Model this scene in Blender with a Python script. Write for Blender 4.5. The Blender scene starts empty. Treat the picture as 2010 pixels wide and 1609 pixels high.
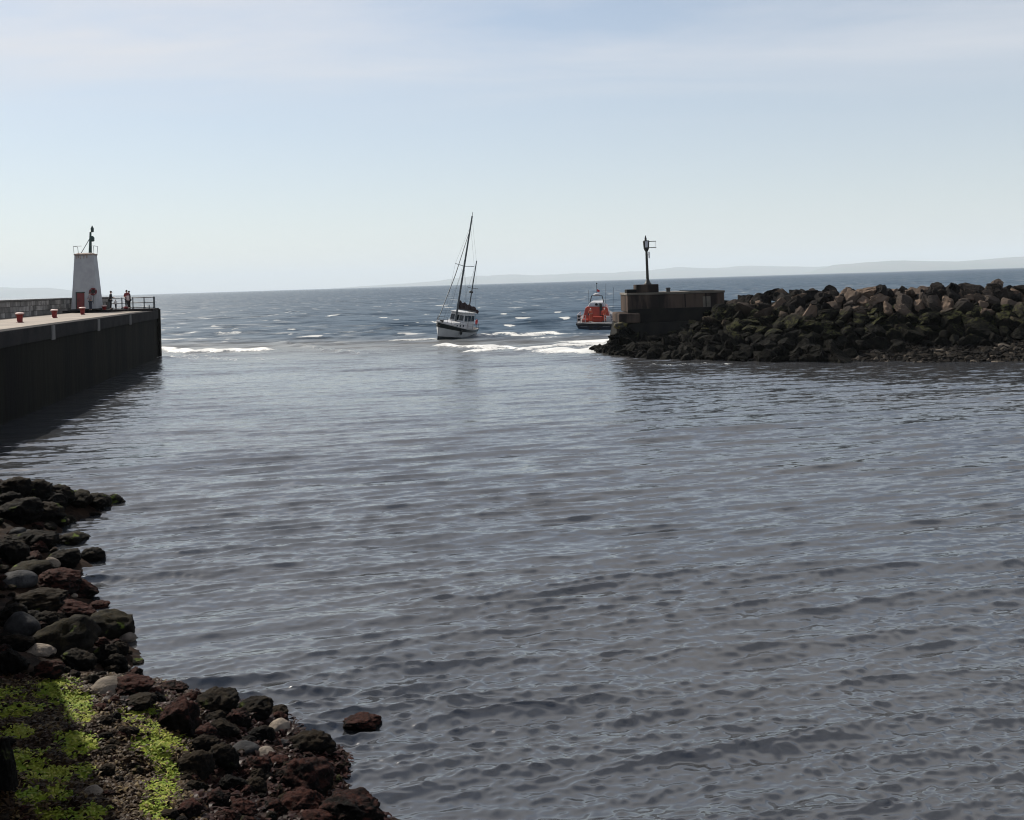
import bpy, bmesh, math, random
import numpy as np
from mathutils import Vector, Matrix, noise

random.seed(7)
R = math.radians
sc = bpy.context.scene
COL = sc.collection

# ---------------------------------------------------------------- camera
F = 2000.0            # focal length in photo pixels (photo is 2010 wide)
HC = 6.0              # eye height above the water
CX, CY = 1005.0, 555.0   # optical axis in the photo: on the horizon
ROLL = R(1.757)
cam = bpy.data.cameras.new('camera')
cam.sensor_fit = 'HORIZONTAL'
cam.sensor_width = 36.0
cam.lens = 36.0 * F / 2010.0
cam.shift_y = -(804.5 - CY) / 2010.0
cam.clip_start = 0.1
cam.clip_end = 120000.0
co = bpy.data.objects.new('camera', cam)
COL.objects.link(co)
co.matrix_world = Matrix.Translation((0, 0, HC)) @ Matrix.Rotation(R(90), 4, 'X') @ Matrix.Rotation(-ROLL, 4, 'Z')
sc.camera = co

# ---------------------------------------------------------------- sky, sun, exposure
SUN_AZ, SUN_EL = R(-43), R(40)
world = bpy.data.worlds.new('World')
sc.world = world
world.use_nodes = True
wt = world.node_tree
bg = wt.nodes['Background']
bg.inputs['Strength'].default_value = 0.074
sky = wt.nodes.new('ShaderNodeTexSky')
sky.sky_type = 'NISHITA'
sky.sun_disc = False
sky.sun_elevation = SUN_EL
sky.sun_rotation = SUN_AZ
sky.air_density = 1.0
sky.dust_density = 0.35
sky.ozone_density = 1.2
# thin cirrus sheet, laid out on a plane high above
tc = wt.nodes.new('ShaderNodeTexCoord')
sep = wt.nodes.new('ShaderNodeSeparateXYZ')
wt.links.new(tc.outputs['Generated'], sep.inputs[0])
def wmath(op, a, b=None, c=None, clamp=False):
    n = wt.nodes.new('ShaderNodeMath'); n.operation = op; n.use_clamp = clamp
    for i, v in enumerate((a, b, c)):
        if v is None: continue
        if isinstance(v, (int, float)): n.inputs[i].default_value = v
        else: wt.links.new(v, n.inputs[i])
    return n.outputs[0]
zc = wmath('MAXIMUM', sep.outputs[2], 0.02)
cmb = wt.nodes.new('ShaderNodeCombineXYZ')
wt.links.new(wmath('DIVIDE', sep.outputs[0], zc), cmb.inputs[0])
wt.links.new(wmath('DIVIDE', sep.outputs[1], zc), cmb.inputs[1])
mp = wt.nodes.new('ShaderNodeMapping')
mp.inputs['Rotation'].default_value = (0, 0, R(-24))
mp.inputs['Scale'].default_value = (0.25, 0.55, 1)
mp.inputs['Location'].default_value = (3.1, 1.7, 0)
wt.links.new(cmb.outputs[0], mp.inputs[0])
n1 = wt.nodes.new('ShaderNodeTexNoise')
n1.inputs['Scale'].default_value = 1.0
n1.inputs['Detail'].default_value = 8.0
n1.inputs['Roughness'].default_value = 0.58
n1.inputs['Distortion'].default_value = 0.35
wt.links.new(mp.outputs[0], n1.inputs['Vector'])
cov = wt.nodes.new('ShaderNodeMapRange')
cov.inputs['From Min'].default_value = 0.37
cov.inputs['From Max'].default_value = 0.64
wt.links.new(n1.outputs[0], cov.inputs['Value'])
thin = wt.nodes.new('ShaderNodeMapRange'); thin.interpolation_type = 'SMOOTHSTEP'   # the sheet thins out towards the horizon haze
thin.inputs['From Min'].default_value = 0.13; thin.inputs['From Max'].default_value = 0.24
wt.links.new(sep.outputs[2], thin.inputs['Value'])
cloud = wmath('MULTIPLY', wmath('MULTIPLY', cov.outputs[0], thin.outputs[0]), 0.9, clamp=True)
mixc = wt.nodes.new('ShaderNodeMix'); mixc.data_type = 'RGBA'
wt.links.new(cloud, mixc.inputs['Factor'])
wt.links.new(sky.outputs[0], mixc.inputs['A'])
mixc.inputs['B'].default_value = (7.9, 7.85, 8.1, 1)
# even, thin high haze over the whole sky
mixh = wt.nodes.new('ShaderNodeMix'); mixh.data_type = 'RGBA'
low = wt.nodes.new('ShaderNodeMapRange'); low.interpolation_type = 'SMOOTHSTEP'      # haze lies thickest towards the horizon
low.inputs['From Min'].default_value = 0.02; low.inputs['From Max'].default_value = 0.5
low.inputs['To Min'].default_value = 0.5; low.inputs['To Max'].default_value = 0.06
wt.links.new(sep.outputs[2], low.inputs['Value'])
wt.links.new(low.outputs[0], mixh.inputs['Factor'])
wt.links.new(mixc.outputs['Result'], mixh.inputs['A'])
mixh.inputs['B'].default_value = (6.45, 6.6, 6.95, 1)
wt.links.new(mixh.outputs['Result'], bg.inputs['Color'])

sun = bpy.data.lights.new('sun', 'SUN')
sun.energy = 5.0
sun.angle = R(0.53)
sun.color = (1.0, 0.93, 0.82)
so = bpy.data.objects.new('sun', sun)
COL.objects.link(so)
SUNV = Vector((math.sin(SUN_AZ) * math.cos(SUN_EL), math.cos(SUN_AZ) * math.cos(SUN_EL), math.sin(SUN_EL)))
so.rotation_euler = SUNV.to_track_quat('Z', 'Y').to_euler()

sc.view_settings.view_transform = 'Standard'
sc.view_settings.look = 'None'
sc.view_settings.gamma = 1.0
sc.view_settings.exposure = 0.5
sc.view_settings.use_curve_mapping = False
sc.cycles.max_bounces = 6
sc.cycles.diffuse_bounces = 2
sc.cycles.glossy_bounces = 3
sc.cycles.transmission_bounces = 3
sc.cycles.volume_bounces = 1
sc.cycles.sample_clamp_indirect = 0.6
sc.cycles.caustics_reflective = False
sc.cycles.caustics_refractive = False
sc.cycles.use_denoising = True
sc.cycles.filter_width = 1.1
sc.cycles.denoiser = 'OPENIMAGEDENOISE'
sc.cycles.denoising_input_passes = 'RGB_ALBEDO_NORMAL'

# ---------------------------------------------------------------- pixel -> place helpers
CA, SA = math.cos(ROLL), math.sin(ROLL)
def ray(px, py):
    u, v = px - CX, CY - py
    return Vector(((u * CA + v * SA) / F, 1.0, (-u * SA + v * CA) / F))
def P(px, py, z=0.0):              # where the pixel's ray meets height z
    r = ray(px, py)
    t = (z - HC) / r.z
    return Vector((r.x * t, t, z))
def PD(px, py, d):                 # the pixel's ray at distance d
    r = ray(px, py)
    return Vector((r.x * d, d, HC + r.z * d))
def zat(px, py, d):
    return PD(px, py, d).z

# ---------------------------------------------------------------- node materials
def new_mat(name):
    m = bpy.data.materials.new(name); m.use_nodes = True
    return m, m.node_tree, m.node_tree.nodes['Principled BSDF']
class NT:
    def __init__(s, nt): s.nt = nt
    def node(s, t, **kw):
        n = s.nt.nodes.new(t)
        for k, v in kw.items(): setattr(n, k, v)
        return n
    def link(s, a, b): s.nt.links.new(a, b)
    def put(s, sock, v):
        if isinstance(v, (int, float)): sock.default_value = v
        elif isinstance(v, (tuple, list)): sock.default_value = tuple(v) if len(v) != 3 or sock.type == 'VECTOR' else (*v, 1)
        else: s.link(v, sock)
    def math(s, op, a, b=None, clamp=False):
        n = s.node('ShaderNodeMath', operation=op, use_clamp=clamp)
        s.put(n.inputs[0], a)
        if b is not None: s.put(n.inputs[1], b)
        return n.outputs[0]
    def noise(s, vec, scale, detail=5, rough=0.55, dist=0.0):
        n = s.node('ShaderNodeTexNoise')
        s.link(vec, n.inputs['Vector'])
        n.inputs['Scale'].default_value = scale; n.inputs['Detail'].default_value = detail
        n.inputs['Roughness'].default_value = rough; n.inputs['Distortion'].default_value = dist
        return n.outputs[0]
    def ramp(s, v, a, b, lo=0.0, hi=1.0):
        n = s.node('ShaderNodeMapRange', interpolation_type='SMOOTHSTEP')
        s.put(n.inputs['Value'], v)
        n.inputs['From Min'].default_value = a; n.inputs['From Max'].default_value = b
        n.inputs['To Min'].default_value = lo; n.inputs['To Max'].default_value = hi
        return n.outputs[0]
    def mix(s, f, a, b):
        n = s.node('ShaderNodeMix', data_type='RGBA')
        s.put(n.inputs['Factor'], f); s.put(n.inputs['A'], a); s.put(n.inputs['B'], b)
        return n.outputs['Result']
    def mapv(s, vec, scale=(1, 1, 1), rot=(0, 0, 0), loc=(0, 0, 0)):
        n = s.node('ShaderNodeMapping')
        s.link(vec, n.inputs[0])
        n.inputs['Scale'].default_value = scale; n.inputs['Rotation'].default_value = rot; n.inputs['Location'].default_value = loc
        return n.outputs[0]
    def bump(s, h, strength, dist, normal=None):
        n = s.node('ShaderNodeBump')
        n.inputs['Strength'].default_value = strength; n.inputs['Distance'].default_value = dist
        s.link(h, n.inputs['Height'])
        if normal is not None: s.link(normal, n.inputs['Normal'])
        return n.outputs[0]
def mat(name, c1, c2=None, scale=4.0, rough=0.7, bump=0.0, bscale=None, metallic=0.0, spec=0.4, lo=0.35, hi=0.65, detail=6, world_pos=False, stretch=(1, 1, 1)):
    m, nt, b = new_mat(name); g = NT(nt)
    b.inputs['Roughness'].default_value = rough
    b.inputs['Metallic'].default_value = metallic
    b.inputs['Specular IOR Level'].default_value = spec
    if world_pos: vec = g.node('ShaderNodeNewGeometry').outputs['Position']
    else: vec = g.node('ShaderNodeTexCoord').outputs['Object']
    if stretch != (1, 1, 1): vec = g.mapv(vec, stretch)
    n = g.noise(vec, scale, detail)
    if c2 is None: c2 = tuple(x * 0.72 for x in c1)
    g.put(b.inputs['Base Color'], g.mix(g.ramp(n, lo, hi), c1, c2))
    if bump:
        g.link(g.bump(g.noise(vec, bscale or scale * 3, detail), 1.0, bump), b.inputs['Normal'])
    return m

# ---------------------------------------------------------------- object helpers
def tag(o, label=None, cat=None, group=None, kind=None):
    if label: o['label'] = label
    if cat: o['category'] = cat
    if group: o['group'] = group
    if kind: o['kind'] = kind
    return o
def link_mesh(name, me, m, parent=None, loc=None):
    o = bpy.data.objects.new(name, me); COL.objects.link(o)
    if m is not None and not me.materials: me.materials.append(m)
    if parent is not None: o.parent = parent
    if loc is not None: o.location = loc
    return o
def empty(name, loc=(0, 0, 0), rot=(0, 0, 0)):
    o = bpy.data.objects.new(name, None); COL.objects.link(o)
    o.location = loc; o.rotation_euler = rot; o.empty_display_size = 0.2
    return o
class MB:
    """collects shapes (in the parent's own coordinates, or in world minus org) into ONE mesh"""
    def __init__(s, org=(0, 0, 0)):
        s.v, s.f, s.org = [], [], Vector(org)
    def add(s, vs, fs):
        k = len(s.v)
        s.v += [Vector(p) - s.org for p in vs]
        s.f += [tuple(i + k for i in q) for q in fs]
        return s
    def hexa(s, p):                 # 8 corners: bottom ring 0-3, top ring 4-7
        return s.add(p, [(3, 2, 1, 0), (4, 5, 6, 7), (0, 1, 5, 4), (1, 2, 6, 5), (2, 3, 7, 6), (3, 0, 4, 7)])
    def box(s, a, b):
        x0, y0, z0 = a; x1, y1, z1 = b
        return s.hexa([(x0, y0, z0), (x1, y0, z0), (x1, y1, z0), (x0, y1, z0), (x0, y0, z1), (x1, y0, z1), (x1, y1, z1), (x0, y1, z1)])
    def prism(s, poly, z0, z1):     # plan polygon, z0/z1 numbers or lists
        n = len(poly)
        a = z0 if isinstance(z0, (list, tuple)) else [z0] * n
        b = z1 if isinstance(z1, (list, tuple)) else [z1] * n
        vs = [(p[0], p[1], a[i]) for i, p in enumerate(poly)] + [(p[0], p[1], b[i]) for i, p in enumerate(poly)]
        return s.add(vs, [tuple(range(n - 1, -1, -1)), tuple(range(n, 2 * n))] + [(i, (i + 1) % n, n + (i + 1) % n, n + i) for i in range(n)])
    def loft(s, rings, cap=True, closed=True):
        n = len(rings[0]); vs = [p for r in rings for p in r]; fs = []
        m = n if closed else n - 1
        for k in range(len(rings) - 1):
            for i in range(m):
                j = (i + 1) % n
                fs.append((k * n + i, k * n + j, (k + 1) * n + j, (k + 1) * n + i))
        if cap:
            fs.append(tuple(range(n - 1, -1, -1))); fs.append(tuple(range((len(rings) - 1) * n, len(rings) * n)))
        return s.add(vs, fs)
    def tube(s, pts, r, n=8, cap=True):
        pts = [Vector(p) for p in pts]
        rr = r if isinstance(r, (list, tuple)) else [r] * len(pts)
        rings = []
        for i, p in enumerate(pts):
            d = (pts[min(i + 1, len(pts) - 1)] - pts[max(i - 1, 0)]).normalized()
            a = d.orthogonal().normalized() if i == 0 else (rings_a - d * rings_a.dot(d)).normalized()
            rings_a = a
            b = d.cross(a)
            rings.append([p + (a * math.cos(t) + b * math.sin(t)) * rr[i] for t in [2 * math.pi * k / n for k in range(n)]])
        return s.loft(rings, cap)
    def lathe(s, c, prof, n=20, axis=2):
        c = Vector(c); rings = []
        for r, h in prof:
            ring = []
            for k in range(n):
                t = 2 * math.pi * k / n
                q = (r * math.cos(t), r * math.sin(t), h)
                if axis == 0: q = (h, q[0], q[1])
                if axis == 1: q = (q[0], h, q[1])
                ring.append(c + Vector(q))
            rings.append(ring)
        return s.loft(rings)
    def ball(s, c, rx, ry=None, rz=None, n=12, m=8):
        ry = ry or rx; rz = rz or rx; c = Vector(c)
        return s.loft([[c + Vector((rx * math.sin(a) * math.cos(t), ry * math.sin(a) * math.sin(t), -rz * math.cos(a)))
                        for t in [2 * math.pi * k / n for k in range(n)]] for a in [math.pi * (j + 0.12) / (m + 0.24) for j in range(m + 1)]])
    def torus(s, c, R_, r, axis=1, n=24, m=10, a0=0.0, a1=2 * math.pi, cap=False):
        c = Vector(c); rings = []
        full = abs(a1 - a0 - 2 * math.pi) < 1e-6
        cnt = n + 1
        for i in range(cnt):
            a = a0 + (a1 - a0) * i / n
            ring = []
            for k in range(m):
                t = 2 * math.pi * k / m
                rad = R_ + r * math.cos(t); h = r * math.sin(t)
                q = (rad * math.cos(a), rad * math.sin(a), h)
                if axis == 1: q = (q[0], q[2], q[1])
                if axis == 0: q = (q[2], q[0], q[1])
                ring.append(c + Vector(q))
            rings.append(ring)
        return s.loft(rings, cap=not full)
    def mesh(s, name, smooth=False):
        me = bpy.data.meshes.new(name)
        me.from_pydata([tuple(p) for p in s.v], [], s.f)
        bm = bmesh.new(); bm.from_mesh(me)
        bmesh.ops.recalc_face_normals(bm, faces=bm.faces)
        bm.to_mesh(me); bm.free()
        if smooth: 
            me.polygons.foreach_set('use_smooth', [True] * len(me.polygons))
            me.set_sharp_from_angle(angle=R(38))
        return me
    def build(s, name, m, parent=None, smooth=False, bevel=0.0):
        o = link_mesh(name, s.mesh(name, smooth), m, parent)
        if bevel:
            md = o.modifiers.new('bevel', 'BEVEL'); md.width = bevel; md.segments = 2; md.limit_method = 'ANGLE'
        return o
def smooth01(x, a, b):
    t = np.clip((x - a) / (b - a), 0, 1)
    return t * t * (3 - 2 * t)
def lerp_table(x, xs, ys): return float(np.interp(x, xs, ys))

# ================================================================ SETTING
# ---------------------------------------------------------------- water (harbour and open sea in one sheet)
rng = np.random.default_rng(11)
qs = np.concatenate([np.arange(1650, 620, -1.6), np.arange(620, 165, -1.4), np.arange(165, 78, -0.62), np.arange(78, 10, -1.0)])
ds = F * HC / qs
ds = np.concatenate([ds, np.geomspace(ds[-1] * 1.1, 70000, 30)])
us = np.concatenate([[-40000, -9000, -4000, -2200, -1600], np.arange(-1290, 1290, 3.4), [1330, 1600, 2200, 4000, 9000, 40000]])
NR, NC = len(ds), len(us)
DD, UU = np.meshgrid(ds, us, indexing='ij')
X0 = DD * UU / F
Y0 = DD.copy()
step = np.gradient(ds)[:, None] * np.ones((1, NC))
lat = np.clip(DD * 3.4 / F, 0, None)
inview = (np.abs(UU) < 1300).astype(float)
# how far outside the harbour mouth
edge = Y0 - (95.0 - (X0 + 33.6) * 0.27)
openf = smooth01(edge, -22, 45)
openw = smooth01(edge, -25, 120)
Z = np.zeros_like(X0); DX = np.zeros_like(X0); DY = np.zeros_like(X0)
def add_waves(n, l0, l1, rms_slope, main, spread, env, chop=0.8):
    global Z, DX, DY
    lam = np.exp(rng.uniform(np.log(l0), np.log(l1), n))
    k = 2 * np.pi / lam
    amp = rms_slope * np.sqrt(2.0 / n) / k
    ang = main + rng.normal(0, spread, n)
    ph = rng.uniform(0, 2 * np.pi, n)
    for i in range(n):
        dx, dy = np.sin(ang[i]), -np.cos(ang[i])
        fil = smooth01(lam[i] / (np.abs(dy) * step + np.abs(dx) * lat + 1e-6), 2.2, 4.5) * env * inview
        a = k[i] * (dx * X0 + dy * Y0) + ph[i]
        c, s_ = np.cos(a), np.sin(a)
        Z += amp[i] * c * fil
        DX -= chop * amp[i] * dx * s_ * fil
        DY -= chop * amp[i] * dy * s_ * fil
def patch(scale, seed):               # slow gusts: patches of rougher and smoother water
    r2 = np.random.default_rng(seed); out = np.zeros_like(X0)
    for i in range(10):
        a = r2.uniform(0, 2 * np.pi); k = 2 * np.pi / scale * r2.uniform(0.5, 1.6)
        out += np.sin(k * (np.cos(a) * X0 * 0.5 + np.sin(a) * Y0) + r2.uniform(0, 6.3))
    return out / 3.2
gust = np.clip(1.0 + 0.32 * patch(9.0, 5), 0.5, 1.6)
har = (1 - 0.55 * openf)
MAIN = R(10)
add_waves(70, 0.10, 0.28, 0.17, MAIN, R(19), har * gust, 0.6)
add_waves(36, 0.12, 0.34, 0.145, MAIN, R(55), har * gust, 0.4)
add_waves(50, 0.30, 0.80, 0.19, MAIN + R(3), R(12), har * gust, 0.85)
add_waves(30, 0.80, 2.4, 0.10, MAIN - R(2), R(7), har, 0.8)
add_waves(8, 5.0, 11.0, 0.010, MAIN + R(16), R(12), har, 0.6)
rng = np.random.default_rng(23)
add_waves(36, 3.0, 9.0, 0.24, R(6), R(24), openw, 0.8)
add_waves(24, 9.0, 20.0, 0.07, R(8), R(18), openw, 0.7)
# breaking crests and foam streaks at the harbour mouth: (pixels along the streak), reach, height, strength
STREAKS = [
    ([(318, 685), (380, 691), (430, 690), (470, 689), (520, 686)], 0.9, 0.28, 0.95),
    ([(416, 657), (440, 656), (464, 656)], 0.6, 0.2, 0.95),
    ([(640, 654), (700, 652), (735, 652)], 0.6, 0.12, 0.6),
    ([(782, 669), (820, 668), (846, 667)], 0.8, 0.16, 0.9),
    ([(872, 679), (960, 682), (1030, 686), (1100, 680), (1170, 678), (1200, 676)], 0.9, 0.22, 1.0),
    ([(930, 690), (976, 688)], 0.7, 0.16, 0.9),
    ([(950, 658), (1040, 656), (1110, 653), (1150, 652)], 1.0, 0.05, 0.85),
    ([(1070, 662), (1130, 660), (1195, 658)], 1.3, 0.03, 0.62),
    ([(1098, 688), (1130, 691), (1160, 688), (1188, 682)], 1.6, 0.24, 1.1),
    ([(1150, 670), (1196, 667)], 2.2, 0.05, 0.95),
    ([(560, 672), (660, 690), (720, 694)], 0.9, 0.18, 0.40),
    ([(320, 700), (420, 702), (520, 706)], 1.6, 0.02, 0.42),
    ([(1160, 700), (1230, 712), (1300, 716), (1420, 714)], 0.8, 0.02, 0.42),
]
foam = np.zeros_like(X0)
wob = 0.8 * np.sin(X0 * 0.9 + 1.3 * np.sin(X0 * 0.31)) + 0.4 * np.sin(X0 * 2.3 + 0.7)
for pts, reach, hgt, stg in STREAKS:
    w = [P(a, b, 0.0) for a, b in pts]
    best = np.full_like(X0, 1e9); sgn = np.zeros_like(X0)
    for a, b in zip(w[:-1], w[1:]):
        ax, ay, bx, by = a.x, a.y, b.x, b.y
        L2 = (bx - ax) ** 2 + (by - ay) ** 2
        t = np.clip(((X0 - ax) * (bx - ax) + (Y0 - ay) * (by - ay)) / L2, 0, 1)
        dx = X0 - (ax + t * (bx - ax)); dy = Y0 + wob - (ay + t * (by - ay))
        endf = 1.0
        q = np.sqrt((dx / 1.0) ** 2 + dy ** 2)
        m = q < best
        best = np.where(m, q, best); sgn = np.where(m, dy, sgn)
    g = np.exp(-(best / reach) ** 2)
    Z += hgt * np.exp(-(best / (reach * 1.15)) ** 2)
    foam = np.maximum(foam, stg * np.exp(-(best / (reach * 1.6)) ** 2))
# crest foam of the chop outside
XX, YY = X0 + DX, Y0 + DY
verts = np.stack([XX.ravel(), YY.ravel(), Z.ravel()], 1)
idx = np.arange(NR * NC).reshape(NR, NC)
quads = np.stack([idx[:-1, :-1], idx[:-1, 1:], idx[1:, 1:], idx[1:, :-1]], -1).reshape(-1, 4)
me = bpy.data.meshes.new('water')
me.vertices.add(len(verts)); me.vertices.foreach_set('co', verts.ravel())
me.loops.add(quads.size); me.loops.foreach_set('vertex_index', quads.ravel().astype(np.int32))
me.polygons.add(len(quads))
me.polygons.foreach_set('loop_start', np.arange(0, quads.size, 4, dtype=np.int32))
me.polygons.foreach_set('use_smooth', np.ones(len(quads), bool))
me.update(calc_edges=True); me.validate()
for nm, arr in (('foam', foam), ('open_sea', openf)):
    a = me.attributes.new(nm, 'FLOAT', 'POINT'); a.data.foreach_set('value', arr.ravel().astype(np.float32))
mw, nt, b = new_mat('sea_water'); g = NT(nt)
pos = g.node('ShaderNodeNewGeometry').outputs['Position']
a_foam = g.node('ShaderNodeAttribute', attribute_name='foam').outputs['Fac']
a_open = g.node('ShaderNodeAttribute', attribute_name='open_sea').outputs['Fac']
silt = g.noise(g.mapv(pos, (0.05, 0.09, 1)), 1.0, 3)
harb = g.mix(g.ramp(silt, 0.35, 0.65), (0.026, 0.029, 0.034), (0.034, 0.034, 0.035))
tan_ = (0.058, 0.053, 0.041)
deep = (0.009, 0.034, 0.062)
c = g.mix(g.ramp(a_open, 0.02, 0.45), harb, tan_)
c = g.mix(g.ramp(a_open, 0.55, 1.0), c, deep)
# white foam: the streaks, and whitecaps scattered over the open sea
fn = g.noise(g.mapv(pos, (1.6, 0.8, 0.9)), 1.0, 8, 0.72, 0.6)
fm = g.ramp(g.math('ADD', a_foam, g.math('MULTIPLY', g.math('SUBTRACT', fn, 0.5), 1.8)), 0.36, 0.80)
wc = g.noise(g.mapv(pos, (0.19, 0.14, 0), (0, 0, R(6))), 1.0, 2, 0.4)
wc2 = g.noise(g.mapv(pos, (0.8, 0.30, 0)), 1.0, 4, 0.6)
wcm = g.math('MULTIPLY', g.ramp(g.math('ADD', wc, g.math('MULTIPLY', g.math('SUBTRACT', wc2, 0.5), 0.22)), 0.665, 0.70), g.ramp(a_open, 0.6, 1.0))
fm = g.math('MAXIMUM', fm, g.math('MULTIPLY', wcm, 0.8))
c = g.mix(fm, c, (0.58, 0.58, 0.56))
g.put(b.inputs['Base Color'], c)
g.put(b.inputs['Roughness'], g.math('ADD', g.math('ADD', 0.12, g.math('MULTIPLY', a_open, 0.32)), g.math('MULTIPLY', fm, 0.4)))
b.inputs['IOR'].default_value = 1.6
g.put(b.inputs['Specular IOR Level'], g.math('SUBTRACT', g.math('SUBTRACT', 1.0, g.math('MULTIPLY', a_open, 0.86)), g.math('MULTIPLY', fm, 0.3)))
# wind ripples too small for the mesh: two noise fields used as the surface's slopes
def slope(vec, scale, amt, detail=2):
    n = g.node('ShaderNodeTexNoise'); g.link(vec, n.inputs['Vector'])
    n.inputs['Scale'].default_value = scale; n.inputs['Detail'].default_value = detail; n.inputs['Roughness'].default_value = 0.55
    v = g.node('ShaderNodeVectorMath', operation='SUBTRACT'); g.link(n.outputs['Color'], v.inputs[0]); v.inputs[1].default_value = (0.5, 0.5, 0.5)
    m_ = g.node('ShaderNodeVectorMath', operation='MULTIPLY'); g.link(v.outputs[0], m_.inputs[0])
    m_.inputs[1].default_value = (amt * 0.75, amt, 0)
    return m_.outputs[0]
def vadd(a, b_):
    n = g.node('ShaderNodeVectorMath', operation='ADD'); g.link(a, n.inputs[0]); g.link(b_, n.inputs[1]); return n.outputs[0]
def vscale(a, f_):
    n = g.node('ShaderNodeVectorMath', operation='SCALE'); g.link(a, n.inputs[0]); g.put(n.inputs['Scale'], f_); return n.outputs[0]
flat = g.mapv(pos, (1, 1, 0), (0, 0, R(-10)))
fine = slope(g.mapv(flat, (3.0, 9.0, 1)), 1.0, 0.32)
mid = slope(g.mapv(flat, (1.0, 3.2, 1)), 1.0, 0.5)
big = vscale(slope(g.mapv(flat, (0.16, 0.40, 1)), 1.0, 2.2, 3), a_open)
swell = vscale(slope(g.mapv(flat, (0.03, 0.10, 1)), 1.0, 1.0, 3), a_open)
tot = vadd(vadd(vadd(fine, mid), big), swell)
nn = g.node('ShaderNodeVectorMath', operation='NORMALIZE')
g.link(vadd(g.node('ShaderNodeNewGeometry').outputs['Normal'], tot), nn.inputs[0])
g.link(nn.outputs[0], b.inputs['Normal'])
tag(link_mesh('water', me, mw), kind='structure')

# ---------------------------------------------------------------- far hills across the sea
m_hill = mat('hill_slopes', (0.06, 0.075, 0.045), (0.10, 0.085, 0.06), 0.0012, 0.95)
def hills(name, D, pts, depth, seed):
    # pts: skyline pixels (px, py); the ridge stands on the sea at distance D
    xs = [a for a, _ in pts]; ys = [b_ for _, b_ in pts]
    nx, ny = 160, 14
    vs = []
    for j in range(ny):
        f = j / (ny - 1)
        prof = math.sin(min(1, f * 1.6) * math.pi / 2) if f < 0.62 else math.cos((f - 0.62) / 0.38 * math.pi / 2)
        for i in range(nx):
            px = xs[0] + (xs[-1] - xs[0]) * i / (nx - 1)
            py = lerp_table(px, xs, ys)
            z = max(0.0, zat(px, py, D))
            n = noise.fractal(Vector((px * 0.02 + seed, f * 3, 0)), 0.8, 2.0, 5)
            xw = ray(px, py).x * D
            vs.append((xw, D - depth * 0.62 + depth * f + n * 300, -3 + prof * (z + 3) * (1 + 0.10 * n * (1 - abs(2 * f - 1.2)))))
    fs = [(j * nx + i, j * nx + i + 1, (j + 1) * nx + i + 1, (j + 1) * nx + i) for j in range(ny - 1) for i in range(nx - 1)]
    mb = MB(); mb.add(vs, fs)
    return tag(mb.build(name, m_hill, None, True), kind='structure')
hills('far_hills', 27000, [(660, 566), (720, 561), (800, 556), (860, 551), (930, 541), (1000, 538), (1060, 540), (1120, 537), (1200, 535), (1260, 532), (1330, 524), (1400, 527), (1460, 521), (1530, 523), (1600, 523), (1680, 521), (1800, 519), (2010, 512), (2300, 508)], 5000, 1.0)
hills('near_hills', 21000, [(1600, 537), (1640, 520), (1700, 514), (1760, 511), (1820, 513), (1880, 513), (1940, 509), (2010, 503), (2150, 493), (2400, 480)], 4500, 4.0)
hills('west_hills', 24000, [(-500, 560), (-200, 556), (-60, 560), (0, 564), (40, 565), (80, 564), (120, 570), (150, 575), (200, 583)], 4500, 9.0)

# ---------------------------------------------------------------- the air
hb = MB(); hb.box((-46000, -6000, -5.0), (46000, 46000, 760.0))
mh = bpy.data.materials.new('sea_air'); mh.use_nodes = True
mh.node_tree.nodes.remove(mh.node_tree.nodes['Principled BSDF'])
pv = mh.node_tree.nodes.new('ShaderNodeVolumePrincipled')
pv.inputs['Color'].default_value = (0.84, 0.93, 1.0, 1)
pv.inputs['Density'].default_value = 0.000055
pv.inputs['Anisotropy'].default_value = 0.0
mh.node_tree.links.new(pv.outputs[0], mh.node_tree.nodes['Material Output'].inputs['Volume'])
tag(hb.build('haze', mh), kind='stuff')

# ---------------------------------------------------------------- quay and shore (left, below the camera)
TN = Vector((0.853, 0.522, 0))       # out over the water from the quay wall
TT = Vector((-0.522, 0.853, 0))      # along the wall, away from the camera
def st(s, t, z=0.0): return TN * s + TT * t + Vector((0, 0, z))
QUAY_Z = 4.4
m_quay = mat('quay_concrete', (0.30, 0.28, 0.25), (0.22, 0.20, 0.18), 1.2, 0.9, 0.01)
qb = MB()
e0, e1 = st(0.1, -60), st(0.1, 42.2)
qb.prism([(e0.x, e0.y), (e1.x, e1.y), (-31.5, 36), (-70, 0), (-500, -500), (500, -500)], -4.5, QUAY_Z)
tag(qb.build('quay', m_quay), kind='structure')

qp = tag(empty('shadow_wall', tuple(st(0, 20, QUAY_Z))), 'unseen concrete wall added at the quay edge to shade the shore', 'wall')  # out of view, added and sized to throw its shadow over the shore
for k in range(11):
    a, b_ = 8.0 + k * 3, 10.98 + k * 3
    mb = MB(qp.location); mb.prism([(p.x, p.y) for p in (st(0.55, a), st(0.55, b_), st(0.102, b_), st(0.102, a))], -1.0, 5.9); mb.build('shadow_wall_panel', m_quay, qp, bevel=0.02)
WT = [6, 10.5, 11.3, 12.3, 13.8, 14.6, 15.6, 16.5, 17.2, 18.7, 20.2, 21.6, 23.0, 24.3, 26.5, 29.0, 30.0, 30.9, 32.0, 34.6, 38, 42]
WS = [4.9, 4.75, 4.45, 4.75, 4.65, 4.3, 3.75, 3.25, 3.15, 3.45, 3.1, 3.4, 3.2, 3.8, 3.2, 3.6, 4.5, 5.2, 4.6, 3.4, 2.2, 1.5]
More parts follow.
